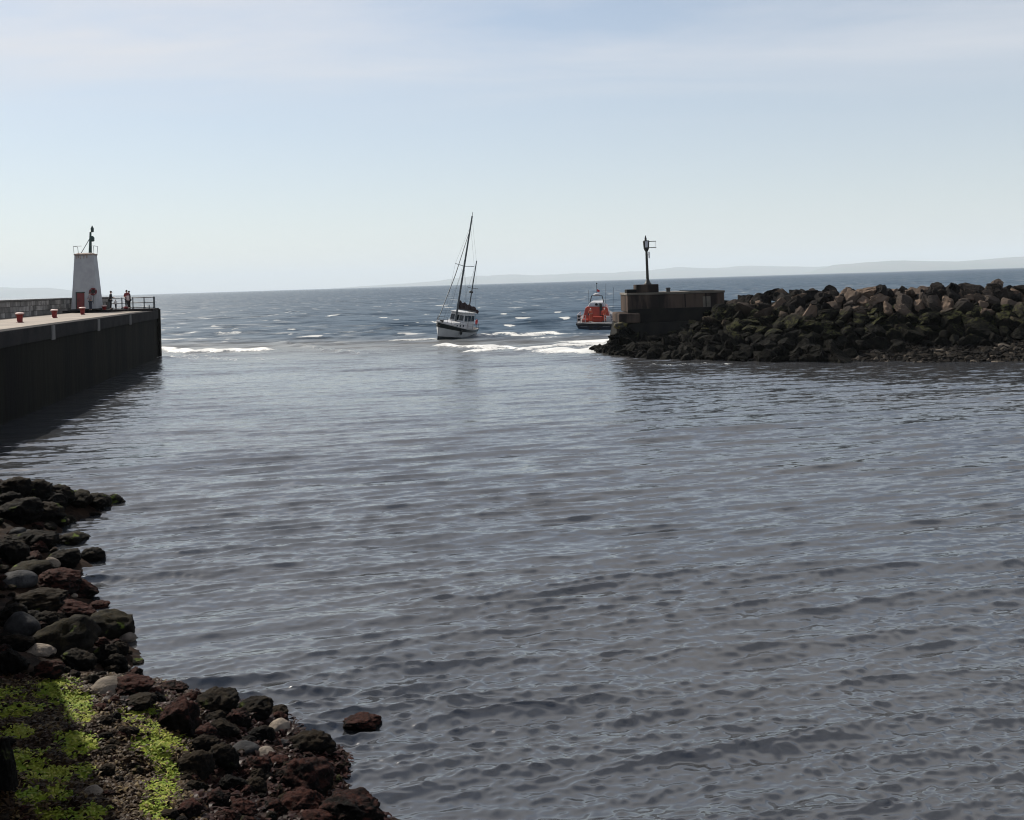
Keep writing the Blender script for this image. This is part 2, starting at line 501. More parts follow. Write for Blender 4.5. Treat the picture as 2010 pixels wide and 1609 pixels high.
def shore_z(s, t):
    sw = lerp_table(t, WT, WS)
    d = sw - s
    z = 0.40 * d if d > 0 else 0.5 * d
    if z > 1.15: z = 1.15 + (z - 1.15) * 0.45
    w = noise.noise(Vector((s * 0.9, t * 0.9, 3.3))) * 0.13 + noise.noise(Vector((s * 3.1, t * 3.1, 8.1))) * 0.06
    return max(z + w, -1.8)
def shore_hit(px, py):
    r = ray(px, py); lo = 4.0
    y = lo
    while y < 60:
        p = Vector((r.x * y, y, HC + r.z * y))
        s_, t_ = p.dot(TN), p.dot(TT)
        if p.z <= max(shore_z(s_, t_), -0.02): return p
        y += 0.03
    return P(px, py, 0)
def to_px(p):
    a, b_ = p.x / p.y * F, (p.z - HC) / p.y * F
    return CX + a * CA - b_ * SA, CY - (a * SA + b_ * CA)
def shore_point(x0, x1, y0, y1):
    while True:
        s_, t_ = rr.uniform(0.1, 5.4), rr.uniform(5.5, 19)
        p = st(s_, t_); p.z = shore_z(s_, t_)
        if p.y < 6: continue
        px, py = to_px(p)
        if x0 <= px <= x1 and y0 <= py <= y1: return p, px, py
rr = random.Random(3)
PATCHES = [(112, 1360, 55, 28), (100, 1345, 40, 16), (150, 1385, 34, 26), (145, 1450, 46, 26), (168, 1415, 20, 20), (165, 1515, 26, 26), (150, 1480, 22, 18), (275, 1400, 40, 18), (300, 1420, 22, 14), (310, 1470, 58, 34), (320, 1512, 36, 26), (312, 1580, 38, 34), (300, 1550, 26, 22), (180, 1598, 30, 16),
           (30, 1392, 60, 24), (20, 1365, 36, 14), (55, 1495, 50, 30), (112, 1535, 40, 36), (30, 1438, 36, 14), (120, 1602, 50, 16), (50, 1550, 44, 26)]
def green_px(px, py):
    return max(1.25 - (((px - a) / c_) ** 2 + ((py - b_) / d_) ** 2) for a, b_, c_, d_ in PATCHES)
def algae(p, px, py):
    return green_px(px, py) + 1.3 * noise.fractal(Vector((p.x * 2.6, p.y * 2.6, 0)), 0.8, 2.1, 5)
ns, ntt = 130, 520
vs = []; alg = []
for i in range(ntt):
    t = 2 + 41 * i / (ntt - 1)
    for j in range(ns):
        s = 0.0 + 9.0 * j / (ns - 1)
        z = shore_z(s, t) + noise.noise(Vector((s * 11, t * 11, 1))) * 0.03 + noise.noise(Vector((s * 24, t * 24, 5))) * 0.018
        vs.append(st(s, t, z))
        q = vs[-1]; alg.append(algae(q, *to_px(q)) if q.y > 5 and t < 20 else -2.0)
mb = MB(); mb.add(vs, [(i * ns + j, i * ns + j + 1, (i + 1) * ns + j + 1, (i + 1) * ns + j) for i in range(ntt - 1) for j in range(ns - 1)])
ms, nt_, b = new_mat('shore_shingle'); g = NT(nt_)
pos = g.node('ShaderNodeNewGeometry').outputs['Position']
c = g.mix(g.ramp(g.noise(pos, 2.2, 6, 0.65), 0.38, 0.62), (0.007, 0.0045, 0.0035), (0.024, 0.014, 0.009))
c = g.mix(g.ramp(g.noise(pos, 16, 4), 0.58, 0.72), c, (0.040, 0.026, 0.017))
al = g.node('ShaderNodeAttribute', attribute_name='algae').outputs['Fac']
gc = g.mix(g.ramp(g.noise(pos, 7, 5, 0.65), 0.35, 0.65), (0.10, 0.145, 0.012), (0.18, 0.195, 0.026))
c = g.mix(g.ramp(g.math('ADD', al, g.math('MULTIPLY', g.math('SUBTRACT', g.noise(pos, 9, 6, 0.7), 0.5), 1.6)), 0.15, 0.6), c, gc)
g.put(b.inputs['Base Color'], c); b.inputs['Roughness'].default_value = 0.85; b.inputs['Specular IOR Level'].default_value = 0.05
g.link(g.bump(g.noise(pos, 22, 6, 0.65), 1.0, 0.03), b.inputs['Normal'])
shore = tag(mb.build('shore', ms, None, True), kind='structure')
at_ = shore.data.attributes.new('algae', 'FLOAT', 'POINT'); at_.data.foreach_set('value', alg)

# ---------------------------------------------------------------- rock shapes
def rock_mesh(name, seed, sub=4, angular=0.5, rough=0.06, squash=0.7, fuzz=0.0, cuts=(6, 11), depth=(0.62, 0.9)):
    rnd = random.Random(seed)
    bm = bmesh.new()
    bmesh.ops.create_icosphere(bm, subdivisions=sub, radius=1.0)
    off = Vector((rnd.uniform(-50, 50), rnd.uniform(-50, 50), rnd.uniform(-50, 50)))
    planes = []
    for k in range(rnd.randint(*cuts)):
        n = Vector((rnd.gauss(0, 1), rnd.gauss(0, 1), rnd.gauss(0, 1))).normalized()
        planes.append((n, rnd.uniform(*depth)))
    for v in bm.verts:
        d = v.co.normalized()
        r = 1.0 + 0.22 * noise.noise(d * 1.1 + off)
        p = d * r
        for n, h in planes:
            q = p.dot(n)
            if q > h: p -= n * (q - h) * angular
        p += d * (rough * noise.fractal(d * 3.2 + off, 0.9, 2.1, 4))
        if fuzz: p += d * fuzz * noise.noise(d * 15 + off) + d * fuzz * 0.6 * noise.noise(d * 34 + off)
        v.co = p
    lo = [min(v.co[i] for v in bm.verts) for i in range(3)]; hi = [max(v.co[i] for v in bm.verts) for i in range(3)]
    for v in bm.verts:
        for i in range(3): v.co[i] = (v.co[i] - (lo[i] + hi[i]) / 2) / ((hi[i] - lo[i]) / 2)
        v.co.z *= squash
    me = bpy.data.meshes.new(name); bm.to_mesh(me); bm.free()
    me.polygons.foreach_set('use_smooth', [True] * len(me.polygons))
    if angular > 0.9: me.set_sharp_from_angle(angle=R(24))
    return me
def rock_material(name, bare, bare2, weed, weed2, weed_lo, weed_hi, scale=3.0, rough=0.8, green=None, green_amt=0.0):
    """stone with weed growing on its upper side; each stone's pattern differs"""
    m, nt, b = new_mat(name); g = NT(nt)
    gp = g.node('ShaderNodeNewGeometry')
    oi = g.node('ShaderNodeObjectInfo')
    tc_ = g.node('ShaderNodeTexCoord').outputs['Object']
    vadd = g.node('ShaderNodeVectorMath', operation='ADD')
    vm = g.node('ShaderNodeVectorMath', operation='SCALE'); g.link(oi.outputs['Location'], vm.inputs[0]); vm.inputs['Scale'].default_value = 1.7
    pos = gp.outputs['Position']
    n1 = g.noise(pos, scale, 7, 0.62)
    n2 = g.noise(pos, scale * 5, 5, 0.6)
    stone = g.mix(g.ramp(n1, 0.36, 0.64), bare, bare2)
    tone = g.math('ADD', 0.65, g.math('MULTIPLY', oi.outputs['Random'], 0.7))
    hs = g.node('ShaderNodeHueSaturation'); g.link(stone, hs.inputs['Color']); g.link(tone, hs.inputs['Value'])
    wd = g.mix(g.ramp(n2, 0.35, 0.65), weed, weed2)
    sx = g.node('ShaderNodeSeparateXYZ'); g.link(gp.outputs['Normal'], sx.inputs[0])
    amt = g.math('ADD', g.math('ADD', sx.outputs[2], g.math('MULTIPLY', g.math('SUBTRACT', n1, 0.5), 2.2)), g.math('MULTIPLY', g.math('SUBTRACT', oi.outputs['Random'], 0.5), 0.5))
    c = g.mix(g.ramp(amt, weed_lo, weed_hi), hs.outputs[0], wd)
    if green:
        gn = g.noise(g.mapv(pos, (1, 1, 1), (0, 0, 0), (9, 4, 2)), scale * 0.5, 4)
        am = g.math('MULTIPLY', g.ramp(gn, 0.64 - green_amt, 0.72 - green_amt), g.ramp(sx.outputs[2], 0.2, 0.6))
        c = g.mix(am, c, green)
    g.put(b.inputs['Base Color'], c)
    b.inputs['Roughness'].default_value = rough
    b.inputs['Specular IOR Level'].default_value = 0.05
    bn = g.bump(n1, 1.0, 0.04); bn = g.bump(n2, 1.0, 0.018, bn)
    bn = g.bump(g.noise(pos, scale * 18, 3, 0.6), 1.0, 0.006, bn)
    g.link(bn, b.inputs['Normal'])
    return m
M_BLACK = rock_material('wet_black_rock', (0.003, 0.003, 0.0028), (0.006, 0.0055, 0.005), (0.010, 0.0075, 0.005), (0.017, 0.012, 0.007), 0.5, 1.2, 4.0, 0.85, (0.045, 0.055, 0.014), 0.02)
M_RED = rock_material('red_weed_rock', (0.0035, 0.003, 0.0028), (0.007, 0.0055, 0.005), (0.038, 0.013, 0.009), (0.015, 0.006, 0.005), 0.4, 1.1, 5.0, 0.8)
M_MOSS = rock_material('mossy_rock', (0.004, 0.0038, 0.0033), (0.009, 0.0075, 0.006), (0.009, 0.009, 0.0045), (0.024, 0.018, 0.009), 0.7, 1.25, 5.0, 0.8, (0.075, 0.10, 0.018), 0.05)
M_PALE = rock_material('bare_pale_rock', (0.19, 0.16, 0.13), (0.10, 0.085, 0.072), (0.06, 0.05, 0.04), (0.09, 0.07, 0.05), 1.5, 2.1, 6.0, 0.75)
M_GREY = rock_material('bare_grey_rock', (0.045, 0.045, 0.047), (0.022, 0.022, 0.024), (0.03, 0.028, 0.025), (0.05, 0.045, 0.04), 1.4, 2.0, 6.0, 0.75)
MATS = {'k': M_BLACK, 'r': M_RED, 'm': M_MOSS, 'p': M_PALE, 'g': M_GREY}
ROUND = {}
for key in MATS:
    fz = {'k': 0.045, 'r': 0.055, 'm': 0.03, 'p': 0.0, 'g': 0.0}[key]
    ROUND[key] = []
    for i in range(4 if key in 'krm' else 2):
        me = rock_mesh('rock_' + key, 100 + i + 17 * ord(key), 5 if key in 'kr' else 4, 0.8 if key in 'krm' else 0.2, 0.13 if key in 'krm' else 0.03, 0.95, fz)
        me.materials.append(MATS[key]); ROUND[key].append(me)
def shore_rock(name, px, py, wpx, hpx, key, parent=None, tilt=0.25):
    base = shore_hit(px, py + hpx * 0.32)
    d = base.y
    w = wpx * 1.0 * d / F / 2
    h = hpx * d / F / 2 * 1.08
    dep = w * rr.uniform(0.75, 1.05)
    o = bpy.data.objects.new(name, rr.choice(ROUND[key])); COL.objects.link(o)
    o.location = base + Vector((0, dep * 0.35, h * 0.30))
    o.scale = (w, dep, max(h, 0.35 * w))
    o.rotation_euler = (rr.uniform(-tilt, tilt) * 0.5, rr.uniform(-tilt, tilt) * 0.5, rr.choice((0, math.pi)) + rr.uniform(-0.35, 0.35))
    if parent is not None: o.parent = parent
    return o
# the big ones one can point at
NAMED = [
    (708, 1418, 80, 26, 'r', 'lone red brown weedy rock standing in the water off the shore'),
    (38, 1228, 66, 66, 'g', 'smooth rounded grey boulder at the left edge above the green patch'),
    (112, 1252, 140, 90, 'm', 'big dark boulder with bright green moss along its crest'),
    (545, 1427, 48, 38, 'p', 'round bare tan boulder at the water edge among black weedy rocks'),
    (606, 1462, 104, 54, 'k', 'jagged black rock jutting into the water just below the tan boulder'),
    (592, 1528, 124, 92, 'r', 'largest black boulder capped with red weed at the shore edge'),
    (684, 1598, 146, 78, 'r', 'red brown weedy boulder at the bottom of the picture nearest the water'),
    (590, 1578, 92, 58, 'r', 'red weedy boulder between the two biggest boulders at the bottom'),
    (346, 1408, 84, 84, 'r', 'tall black boulder with red top beside the green algae tongue'),
    (422, 1378, 90, 54, 'k', 'broad black weedy boulder at the shore bend'),
    (436, 1488, 74, 64, 'k', 'domed black boulder in the middle of the near rocks'),
    (208, 1350, 74, 44, 'p', 'smooth pale brown slab at the top edge of the green algae'),
    (252, 1348, 92, 50, 'r', 'red weed covered rock lying over the pale brown slab'),
    (179, 1090, 60, 38, 'k', 'single black boulder at the water edge with glinting top'),
    (200, 1226, 116, 64, 'm', 'dark wedge shaped rock pointing out over the water'),
    (222, 980, 38, 28, 'm', 'dark rock at the tip of the small rocky spit'),
    (4, 1505, 46, 150, 'k', 'black rock cut off by the left edge of the picture'),
    (236, 1274, 32, 38, 'k', 'small black upright rock beside a white glint of water'),
    (510, 1445, 56, 44, 'k', 'black rounded rock left of the jagged one'),
    (335, 1352, 64, 34, 'r', 'low red weedy rock at the water edge above the tall boulder'),
]
for px, py, w_, h_, key, lab in NAMED:
    tag(shore_rock('boulder', px, py, w_, h_, key), lab, 'boulder')
MORE = [(20, 958, 80, 56, 'k'), (66, 962, 64, 50, 'k'), (112, 970, 74, 48, 'k'), (152, 976, 60, 40, 'm'), (190, 981, 52, 32, 'm'), (239, 985, 14, 9, 'k'),
        (130, 1018, 36, 18, 'm'), (118, 1024, 34, 14, 'k'), (186, 1008, 24, 9, 'k'), (30, 1002, 100, 60, 'k'), (84, 1006, 84, 50, 'k'), (90, 985, 70, 46, 'k'), (10, 985, 60, 50, 'k'),
        (140, 1056, 62, 30, 'm'), (104, 1058, 44, 28, 'k'), (60, 1062, 94, 50, 'k'), (18, 1082, 70, 60, 'k'), (60, 1118, 104, 44, 'm'), (112, 1140, 84, 52, 'r'), (28, 1136, 76, 38, 'g'),
        (120, 1095, 70, 40, 'k'), (160, 1156, 64, 44, 'r'), (190, 1187, 46, 18, 'r'), (60, 1182, 124, 52, 'k'), (134, 1198, 94, 44, 'r'), (16, 1202, 60, 40, 'k'), (84, 1218, 60, 40, 'k'),
        (226, 1302, 52, 42, 'k'), (150, 1298, 76, 54, 'k'), (90, 1314, 64, 42, 'r'), (74, 1276, 60, 28, 'p'), (22, 1300, 66, 64, 'k'), (200, 1285, 60, 44, 'k'), (30, 1262, 70, 40, 'k'),
        (262, 1322, 32, 24, 'r'), (492, 1392, 84, 42, 'k'), (540, 1402, 50, 30, 'k'), (262, 1380, 76, 28, 'k'), (466, 1412, 54, 44, 'r'), (438, 1432, 64, 44, 'k'), (556, 1458, 26, 18, 'g'),
        (480, 1470, 54, 30, 'g'), (380, 1502, 76, 64, 'k'), (456, 1538, 58, 40, 'k'), (500, 1504, 64, 44, 'r'), (400, 1462, 60, 44, 'k'), (398, 1440, 50, 36, 'r'), (530, 1590, 64, 44, 'r'),
        (470, 1588, 66, 36, 'r'), (420, 1570, 60, 40, 'r'), (384, 1545, 50, 34, 'k'), (440, 1606, 60, 34, 'r'), (500, 1545, 50, 40, 'k'), (540, 1500, 54, 30, 'r'), (420, 1410, 44, 30, 'k'),
        (366, 1590, 56, 36, 'r'), (610, 1612, 90, 40, 'r'), (376, 1372, 50, 36, 'r'), (520, 1478, 40, 22, 'p'), (484, 1520, 36, 22, 'r'), (640, 1500, 30, 10, 'r'), (300, 1362, 50, 30, 'r'), (330, 1600, 40, 26, 'k')]
for a in MORE: shore_rock('boulder', *a, parent=shore)
# smaller stones between them
def green_amount(s, t):
    return 0.0
n_small = 0
for k in range(1400):
    px, py = rr.uniform(-30, 760), rr.uniform(940, 1625)
    p = shore_hit(px, py)
    if p.z < -0.01 or p.y > 35: continue
    if green_px(px, py) > -0.4 and px < 380: continue
    if n_small >= 290: break
    n_small += 1
    w_ = rr.uniform(14, 40)
    shore_rock('stone', px, py, w_, w_ * rr.uniform(0.5, 0.8), rr.choice('kkkkrrrm' if rr.random() < 0.93 else 'pkg'), parent=shore)
# pebbles, too many to count
pb = MB()
for k in range(2600):
    p, px, py = shore_point(-30, 740, 1330, 1640)
    if p.z < 0.02: continue
    r_ = rr.uniform(0.012, 0.04)
    a = rr.uniform(0, 3.1)
    ca, sa = math.cos(a), math.sin(a)
    vs = []
    for x, y, z in ((1, 0, 0), (0.3, 0.8, 0.1), (-0.8, 0.5, 0), (-0.8, -0.5, 0), (0.4, -0.85, 0), (0.1, 0, 0.7), (0, 0, -0.6)):
        x *= rr.uniform(0.8, 1.3) * r_ * 1.3; y *= rr.uniform(0.8, 1.2) * r_; z *= r_
        vs.append((p.x + x * ca - y * sa, p.y + x * sa + y * ca, p.z + z + r_ * 0.2))
    pb.add(vs, [(0, 1, 5), (1, 2, 5), (2, 3, 5), (3, 4, 5), (4, 0, 5), (1, 0, 6), (2, 1, 6), (3, 2, 6), (4, 3, 6), (0, 4, 6)])
m_peb = mat('pebble_stone', (0.006, 0.0035, 0.0028), (0.020, 0.011, 0.008), 14, 0.9, spec=0.03, world_pos=True, lo=0.42, hi=0.62)
tag(pb.build('pebbles', m_peb, shore), kind='stuff')

# ---------------------------------------------------------------- weed: fronds lying over the shore
def fronds(name, spots, m, size, lift):
    vs, fs = [], []
    for p in spots:
        a = rr.uniform(0, 6.28); L = rr.uniform(*size); W = L * rr.uniform(0.22, 0.5)
        ca, sa = math.cos(a), math.sin(a)
        bend = rr.uniform(-0.5, 0.5); z0 = rr.uniform(0.0, lift); up = rr.uniform(-0.1, 0.55) * L
        k = len(vs)
        for i in range(4):
            f = i / 3.0; x = L * f; y0 = bend * L * f * f
            zc_ = z0 + up * math.sin(f * math.pi * 0.8) + rr.uniform(-0.1, 0.1) * W
            ww = W * (0.55 + 0.9 * f) * (1.0 if i < 3 else 0.55)
            for sg in (-1, 1):
                yy = y0 + sg * ww * 0.5
                vs.append((p.x + x * ca - yy * sa, p.y + x * sa + yy * ca, p.z + zc_ + rr.uniform(-0.2, 0.2) * W))
        for i in range(3):
            q = k + i * 2
            fs.append((q, q + 1, q + 3, q + 2))
    me = bpy.data.meshes.new(name); me.from_pydata([tuple(v) for v in vs], [], fs)
    me.polygons.foreach_set('use_smooth', [True] * len(me.polygons))
    return tag(link_mesh(name, me, m), kind='stuff')
def weed_mat(name, c1, c2, c3, rough):
    m, nt, b = new_mat(name); g = NT(nt)
    pos = g.node('ShaderNodeNewGeometry').outputs['Position']
    ri = g.node('ShaderNodeNewGeometry').outputs['Random Per Island']
    c = g.mix(g.ramp(g.noise(pos, 3.5, 4), 0.4, 0.62), c1, c2)
    c = g.mix(g.ramp(ri, 0.72, 1.0), c, c3)
    g.put(b.inputs['Base Color'], c); b.inputs['Roughness'].default_value = rough
    b.inputs['Specular IOR Level'].default_value = 0.04
    return m
m_green = weed_mat('green_algae', (0.10, 0.150, 0.012), (0.17, 0.190, 0.024), (0.26, 0.24, 0.06), 0.55)
m_wrack = weed_mat('brown_wrack', (0.018, 0.010, 0.005), (0.040, 0.025, 0.012), (0.095, 0.068, 0.030), 0.5)
m_dulse = weed_mat('red_dulse', (0.018, 0.007, 0.006), (0.010, 0.005, 0.0045), (0.034, 0.015, 0.011), 0.45)
gs, ws = [], []
for k in range(30000):
    p, px, py = shore_point(-40, 400, 1325, 1650)
    if p.z < 0.05: continue
    if algae(p, px, py) > 0.55 + rr.uniform(-0.4, 0.4): gs.append(p)
    elif rr.random() < 0.7 and px < 395: ws.append(p)
fronds('green_algae', gs, m_green, (0.02, 0.06), 0.015)
fronds('brown_wrack', ws, m_wrack, (0.025, 0.08), 0.015)
rs = []
for k in range(9000):
    p, px, py = shore_point(200, 760, 1340, 1650)
    if p.z < 0.0 or (px < 380 and py > 1400): continue
    rs.append(p)
fronds('red_dulse', rs, m_dulse, (0.04, 0.12), 0.03)

# ================================================================ THE PIER (left)
DECK, PLAT = 4.45, 4.66
fa, fb = P(0, 650, DECK), P(312, 608, DECK)
def fl(y): return fa + (fb - fa) * ((y - fa.y) / (fb.y - fa.y))
Y_END = 97.0
C_F = fl(Y_END)                                  # front corner at the pier head
C_B = PD(139, 608.5, 98.3); C_B.z = DECK           # back corner at the pier head
b0 = P(0, 626, DECK)
def bl(y): return b0 + (C_B - b0) * ((y - b0.y) / (C_B.y - b0.y))
Y_NEAR = 34.0
along = (C_F - fl(Y_NEAR)).normalized()
outn = Vector((along.y, -along.x, 0)).normalized()  # out over the harbour
if outn.x < 0: outn = -outn
endd = (C_B - C_F); endd.z = 0; endw = endd.length; endd.normalize()

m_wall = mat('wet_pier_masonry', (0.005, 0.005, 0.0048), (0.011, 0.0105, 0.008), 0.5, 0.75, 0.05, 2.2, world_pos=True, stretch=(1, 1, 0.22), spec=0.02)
m_cap = mat('pier_capping_concrete', (0.030, 0.028, 0.028), (0.020, 0.019, 0.020), 0.8, 0.9, 0.02, 5, world_pos=True, spec=0.04)
m_lime = mat('lime_stained_concrete', (0.13, 0.125, 0.12), (0.055, 0.053, 0.052), 1.6, 0.9, 0.01, world_pos=True, stretch=(1, 1, 0.3))
m_deck = mat('worn_deck_concrete', (0.25, 0.205, 0.165), (0.18, 0.15, 0.125), 0.35, 0.9, 0.006, 9, world_pos=True)
m_stone = mat('parapet_stone', (0.26, 0.25, 0.24), (0.14, 0.135, 0.13), 1.3, 0.9, 0.03, 6, world_pos=True, lo=0.4, hi=0.6)
m_stone_dark = mat('parapet_stone_dark', (0.12, 0.115, 0.11), (0.075, 0.072, 0.07), 1.3, 0.9, 0.03, 6, world_pos=True)
m_mortar = mat('parapet_mortar', (0.06, 0.058, 0.055), None, 2, 0.95, world_pos=True)

pier = tag(empty('harbour_pier', (fl(66).x, fl(66).y, 0)), 'long dark pier with pale deck running out to the white light tower', 'pier')
org = Vector(pier.location)
inn = -outn
poly = [fl(Y_NEAR), C_F, C_B, bl(Y_NEAR)]
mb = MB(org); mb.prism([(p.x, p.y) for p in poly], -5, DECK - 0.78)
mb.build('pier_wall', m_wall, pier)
# bulging masonry courses low on the face
ys = [Y_NEAR] + [P(93, 637, DECK).y - 13.4, P(93, 637, DECK).y, P(177, 625, DECK).y, P(237, 616.6, DECK).y, Y_END]
ys = sorted(set(round(y, 2) for y in ys))
for y0, y1 in zip(ys[:-1], ys[1:]):                    # capping cast in bays, joints between
    a, b_ = fl(y0 + 0.03), fl(y1 - 0.03)
    mb = MB(org)
    q = [a + outn * 0.14, b_ + outn * 0.14, b_ - outn * 0.9, a - outn * 0.9]
    mb.prism([(p.x, p.y) for p in q], DECK - 0.80, DECK - 0.004)
    mb.build('capping_block', m_cap, pier, bevel=0.03)
for y in ys[1:-1]:
    a, b_ = fl(y - 0.32), fl(y + 0.5)
    mb = MB(org)
    q = [a + outn * 0.165, b_ + outn * 0.165, b_ + outn * 0.12, a + outn * 0.12]
    mb.prism([(p.x, p.y) for p in q], DECK - 0.86, DECK - 0.05)
    mb.build('joint_patch', m_lime, pier)
mb = MB(org)
mb.prism([(p.x, p.y) for p in (fl(Y_NEAR) - outn * 0.85, C_F - outn * 0.85, C_B, bl(Y_NEAR))], DECK - 0.85, DECK)
mb.build('deck', m_deck, pier)
# raised step round the pier head
mb = MB(org)
pf = C_F - along * 3.4; pk = C_B - along * 3.4
mb.prism([(p.x, p.y) for p in (pf + outn * 0.10, C_F + outn * 0.10 + along * 0.1, C_B + along * 0.1 - outn * 0.0, pk)], DECK + 0.004, PLAT)
mb.build('head_platform', m_cap, pier, bevel=0.03)
mb = MB(org)
mb.prism([(p.x, p.y) for p in (C_F + outn * 0.22 - along * 0.6, C_F + outn * 0.22 + along * 0.2, C_F - outn * 0.3 + along * 0.2, C_F - outn * 0.3 - along * 0.6)], -5, DECK + 0.1)
mb.build('corner_fender', m_wall, pier, bevel=0.05)
# parapet of coursed stone on the seaward side, turning along the head
par = tag(empty('parapet_wall', (b0.x, b0.y, DECK)), 'weathered grey stone parapet along the seaward side of the pier', 'wall')
po = Vector(par.location)
W_TOP = 5.86
bdir = (C_B - b0); bdir.z = 0; bdir.normalize()
bin_ = Vector((bdir.y, -bdir.x, 0))
if bin_.x < 0: bin_ = -bin_
mb = MB(po)
q = [bl(Y_NEAR), C_B, C_B - bin_ * 0.55, bl(Y_NEAR) - bin_ * 0.55]
mb.prism([(p.x, p.y) for p in q], DECK - 0.1, W_TOP - 0.12)
mb.build('wall_core', m_mortar, par)
rs2 = random.Random(21)
def course_blocks(p0, d, n_out, length, z0, z1, rows):
    hh = (z1 - z0) / rows
    for r_ in range(rows):
        x = -0.5 * (r_ % 2) * 0.6
        while x < length:
            L = rs2.uniform(0.75, 1.5)
            xa, xb = max(0, x) + 0.015, min(length, x + L) - 0.015
            x += L
            if xb - xa < 0.15: continue
            pr = 0.05 + rs2.uniform(-0.02, 0.03)
            a, b_ = p0 + d * xa, p0 + d * xb
            mb = MB(po)
            qq = [a - n_out * 0.05, b_ - n_out * 0.05, b_ + n_out * pr, a + n_out * pr]
            mb.prism([(p.x, p.y) for p in qq], z0 + hh * r_ + 0.014, z0 + hh * (r_ + 1) - 0.014)
            mb.build('stone_block', m_stone if rs2.random() < 0.62 else m_stone_dark, par, bevel=0.02)
blen = (C_B - bl(72)).length
course_blocks(bl(72), bdir, bin_, blen, DECK + 0.005, W_TOP - 0.13, 3)
x = 0
while x < blen:
    L = min(rs2.uniform(1.6, 2.2), blen - x)
    a, b_ = bl(72) + bdir * (x + 0.01), bl(72) + bdir * (x + L - 0.01)
    mb = MB(po); q = [a + bin_ * 0.12, b_ + bin_ * 0.12, b_ - bin_ * 0.62, a - bin_ * 0.62]
    mb.prism([(p.x, p.y) for p in q], W_TOP - 0.118, W_TOP + rs2.uniform(0, 0.015)); mb.build('coping_stone', m_stone_dark, par, bevel=0.02)
    x += L
mb = MB(po); a, b_ = bl(Y_NEAR), bl(71.98); q = [a + bin_ * 0.12, b_ + bin_ * 0.12, b_ - bin_ * 0.62, a - bin_ * 0.62]
mb.prism([(p.x, p.y) for p in q], W_TOP - 0.118, W_TOP); mb.build('coping_stone', m_stone_dark, par)
# head return
def on_end(px, back=0.0):            # point on the head edge under a pixel column
    r = ray(px, 600); 
    # intersect x = r.x*y with line C_F + endd*k
    k = (C_F.x - r.x * C_F.y) / (r.x * endd.y - endd.x)
    p = C_F + endd * k; p.z = PLAT
    return p - Vector((endd.y, -endd.x, 0)).normalized() * 0 - along * back
r0, r1 = C_B.copy(), on_end(213)
rd = (r1 - r0); rd.z = 0; rl = rd.length; rd.normalize()
mb = MB(po); q = [r0, r1, r1 + along * 0.0 - along * 0.0 + Vector((0, 0, 0)) + along * 0.45, r0 + along * 0.45]
mb.prism([(p.x, p.y) for p in q], DECK - 0.1, W_TOP - 0.16); mb.build('wall_core', m_mortar, par)
course_blocks(Vector((r0.x, r0.y, 0)), rd, -along, rl, PLAT + 0.005, W_TOP - 0.17, 3)
mb = MB(po); q = [r0 - along * 0.1, r1 - along * 0.1, r1 + along * 0.5, r0 + along * 0.5]
mb.prism([(p.x, p.y) for p in q], W_TOP - 0.158, W_TOP - 0.02); mb.build('coping_stone', m_stone_dark, par, bevel=0.02)

# railing on the head
m_rail = mat('grey_painted_rail', (0.10, 0.11, 0.12), (0.06, 0.065, 0.07), 6, 0.5, metallic=0.3)
rail = tag(empty('railing', tuple(on_end(262))), 'grey two rail steel railing round the pier head', 'railing')
ro = Vector(rail.location)
posts = [on_end(px, 0.25) for px in (216, 240.5, 262, 284, 303.5)]
for i, p in enumerate(posts):
    mb = MB(ro); mb.tube([p, p + Vector((0, 0, 1.08))], 0.055 if i < 4 else 0.09, 8); mb.tube([p, p + Vector((0, 0, 0.05))], 0.11, 10)
    mb.build('post', m_rail, rail, True)
for h in (1.03, 0.55, 0.10):
    mb = MB(ro); mb.tube([posts[0] + Vector((0, 0, h)), posts[-1] + Vector((0, 0, h))], 0.042, 8); mb.build('rail', m_rail, rail, True)
side = posts[-1] - along * 3.0
mb = MB(ro); mb.tube([side, side + Vector((0, 0, 0.35))], 0.05, 8); mb.build('post', m_rail, rail, True)

# mooring bollards
m_bol = mat('red_bollard_paint', (0.20, 0.012, 0.012), (0.13, 0.010, 0.010), 5, 0.55, 0.004)
m_boltop = mat('sunlit_bollard_top', (0.62, 0.48, 0.44), (0.50, 0.30, 0.27), 5, 0.6)  # sun highlight on the bollard tops, put into the cap colour
BOL = [((39, 633), 'red mooring bollard nearest on the pier deck, leftmost of four'), ((107, 624), 'second red mooring bollard along the pier deck'),
       ((162, 617.5), 'third red mooring bollard, in front of the tower door'), ((205, 612.3), 'farthest red mooring bollard, right of the light tower')]
for (px, py), lab in BOL:
    p = P(px, py, DECK)
    o = tag(empty('bollard', tuple(p)), lab, 'bollard', 'red mooring bollards on the pier')
    mb = MB(); mb.lathe((0, 0, 0), [(0.22, 0), (0.22, 0.035), (0.165, 0.06), (0.175, 0.30), (0.20, 0.46), (0.25, 0.53)], 20); mb.build('post', m_bol, o, True)
    mb = MB(); mb.lathe((0, 0, 0), [(0.255, 0.531), (0.27, 0.56), (0.26, 0.60), (0.20, 0.63), (0.08, 0.64)], 20); mb.build('cap', m_boltop, o, True)

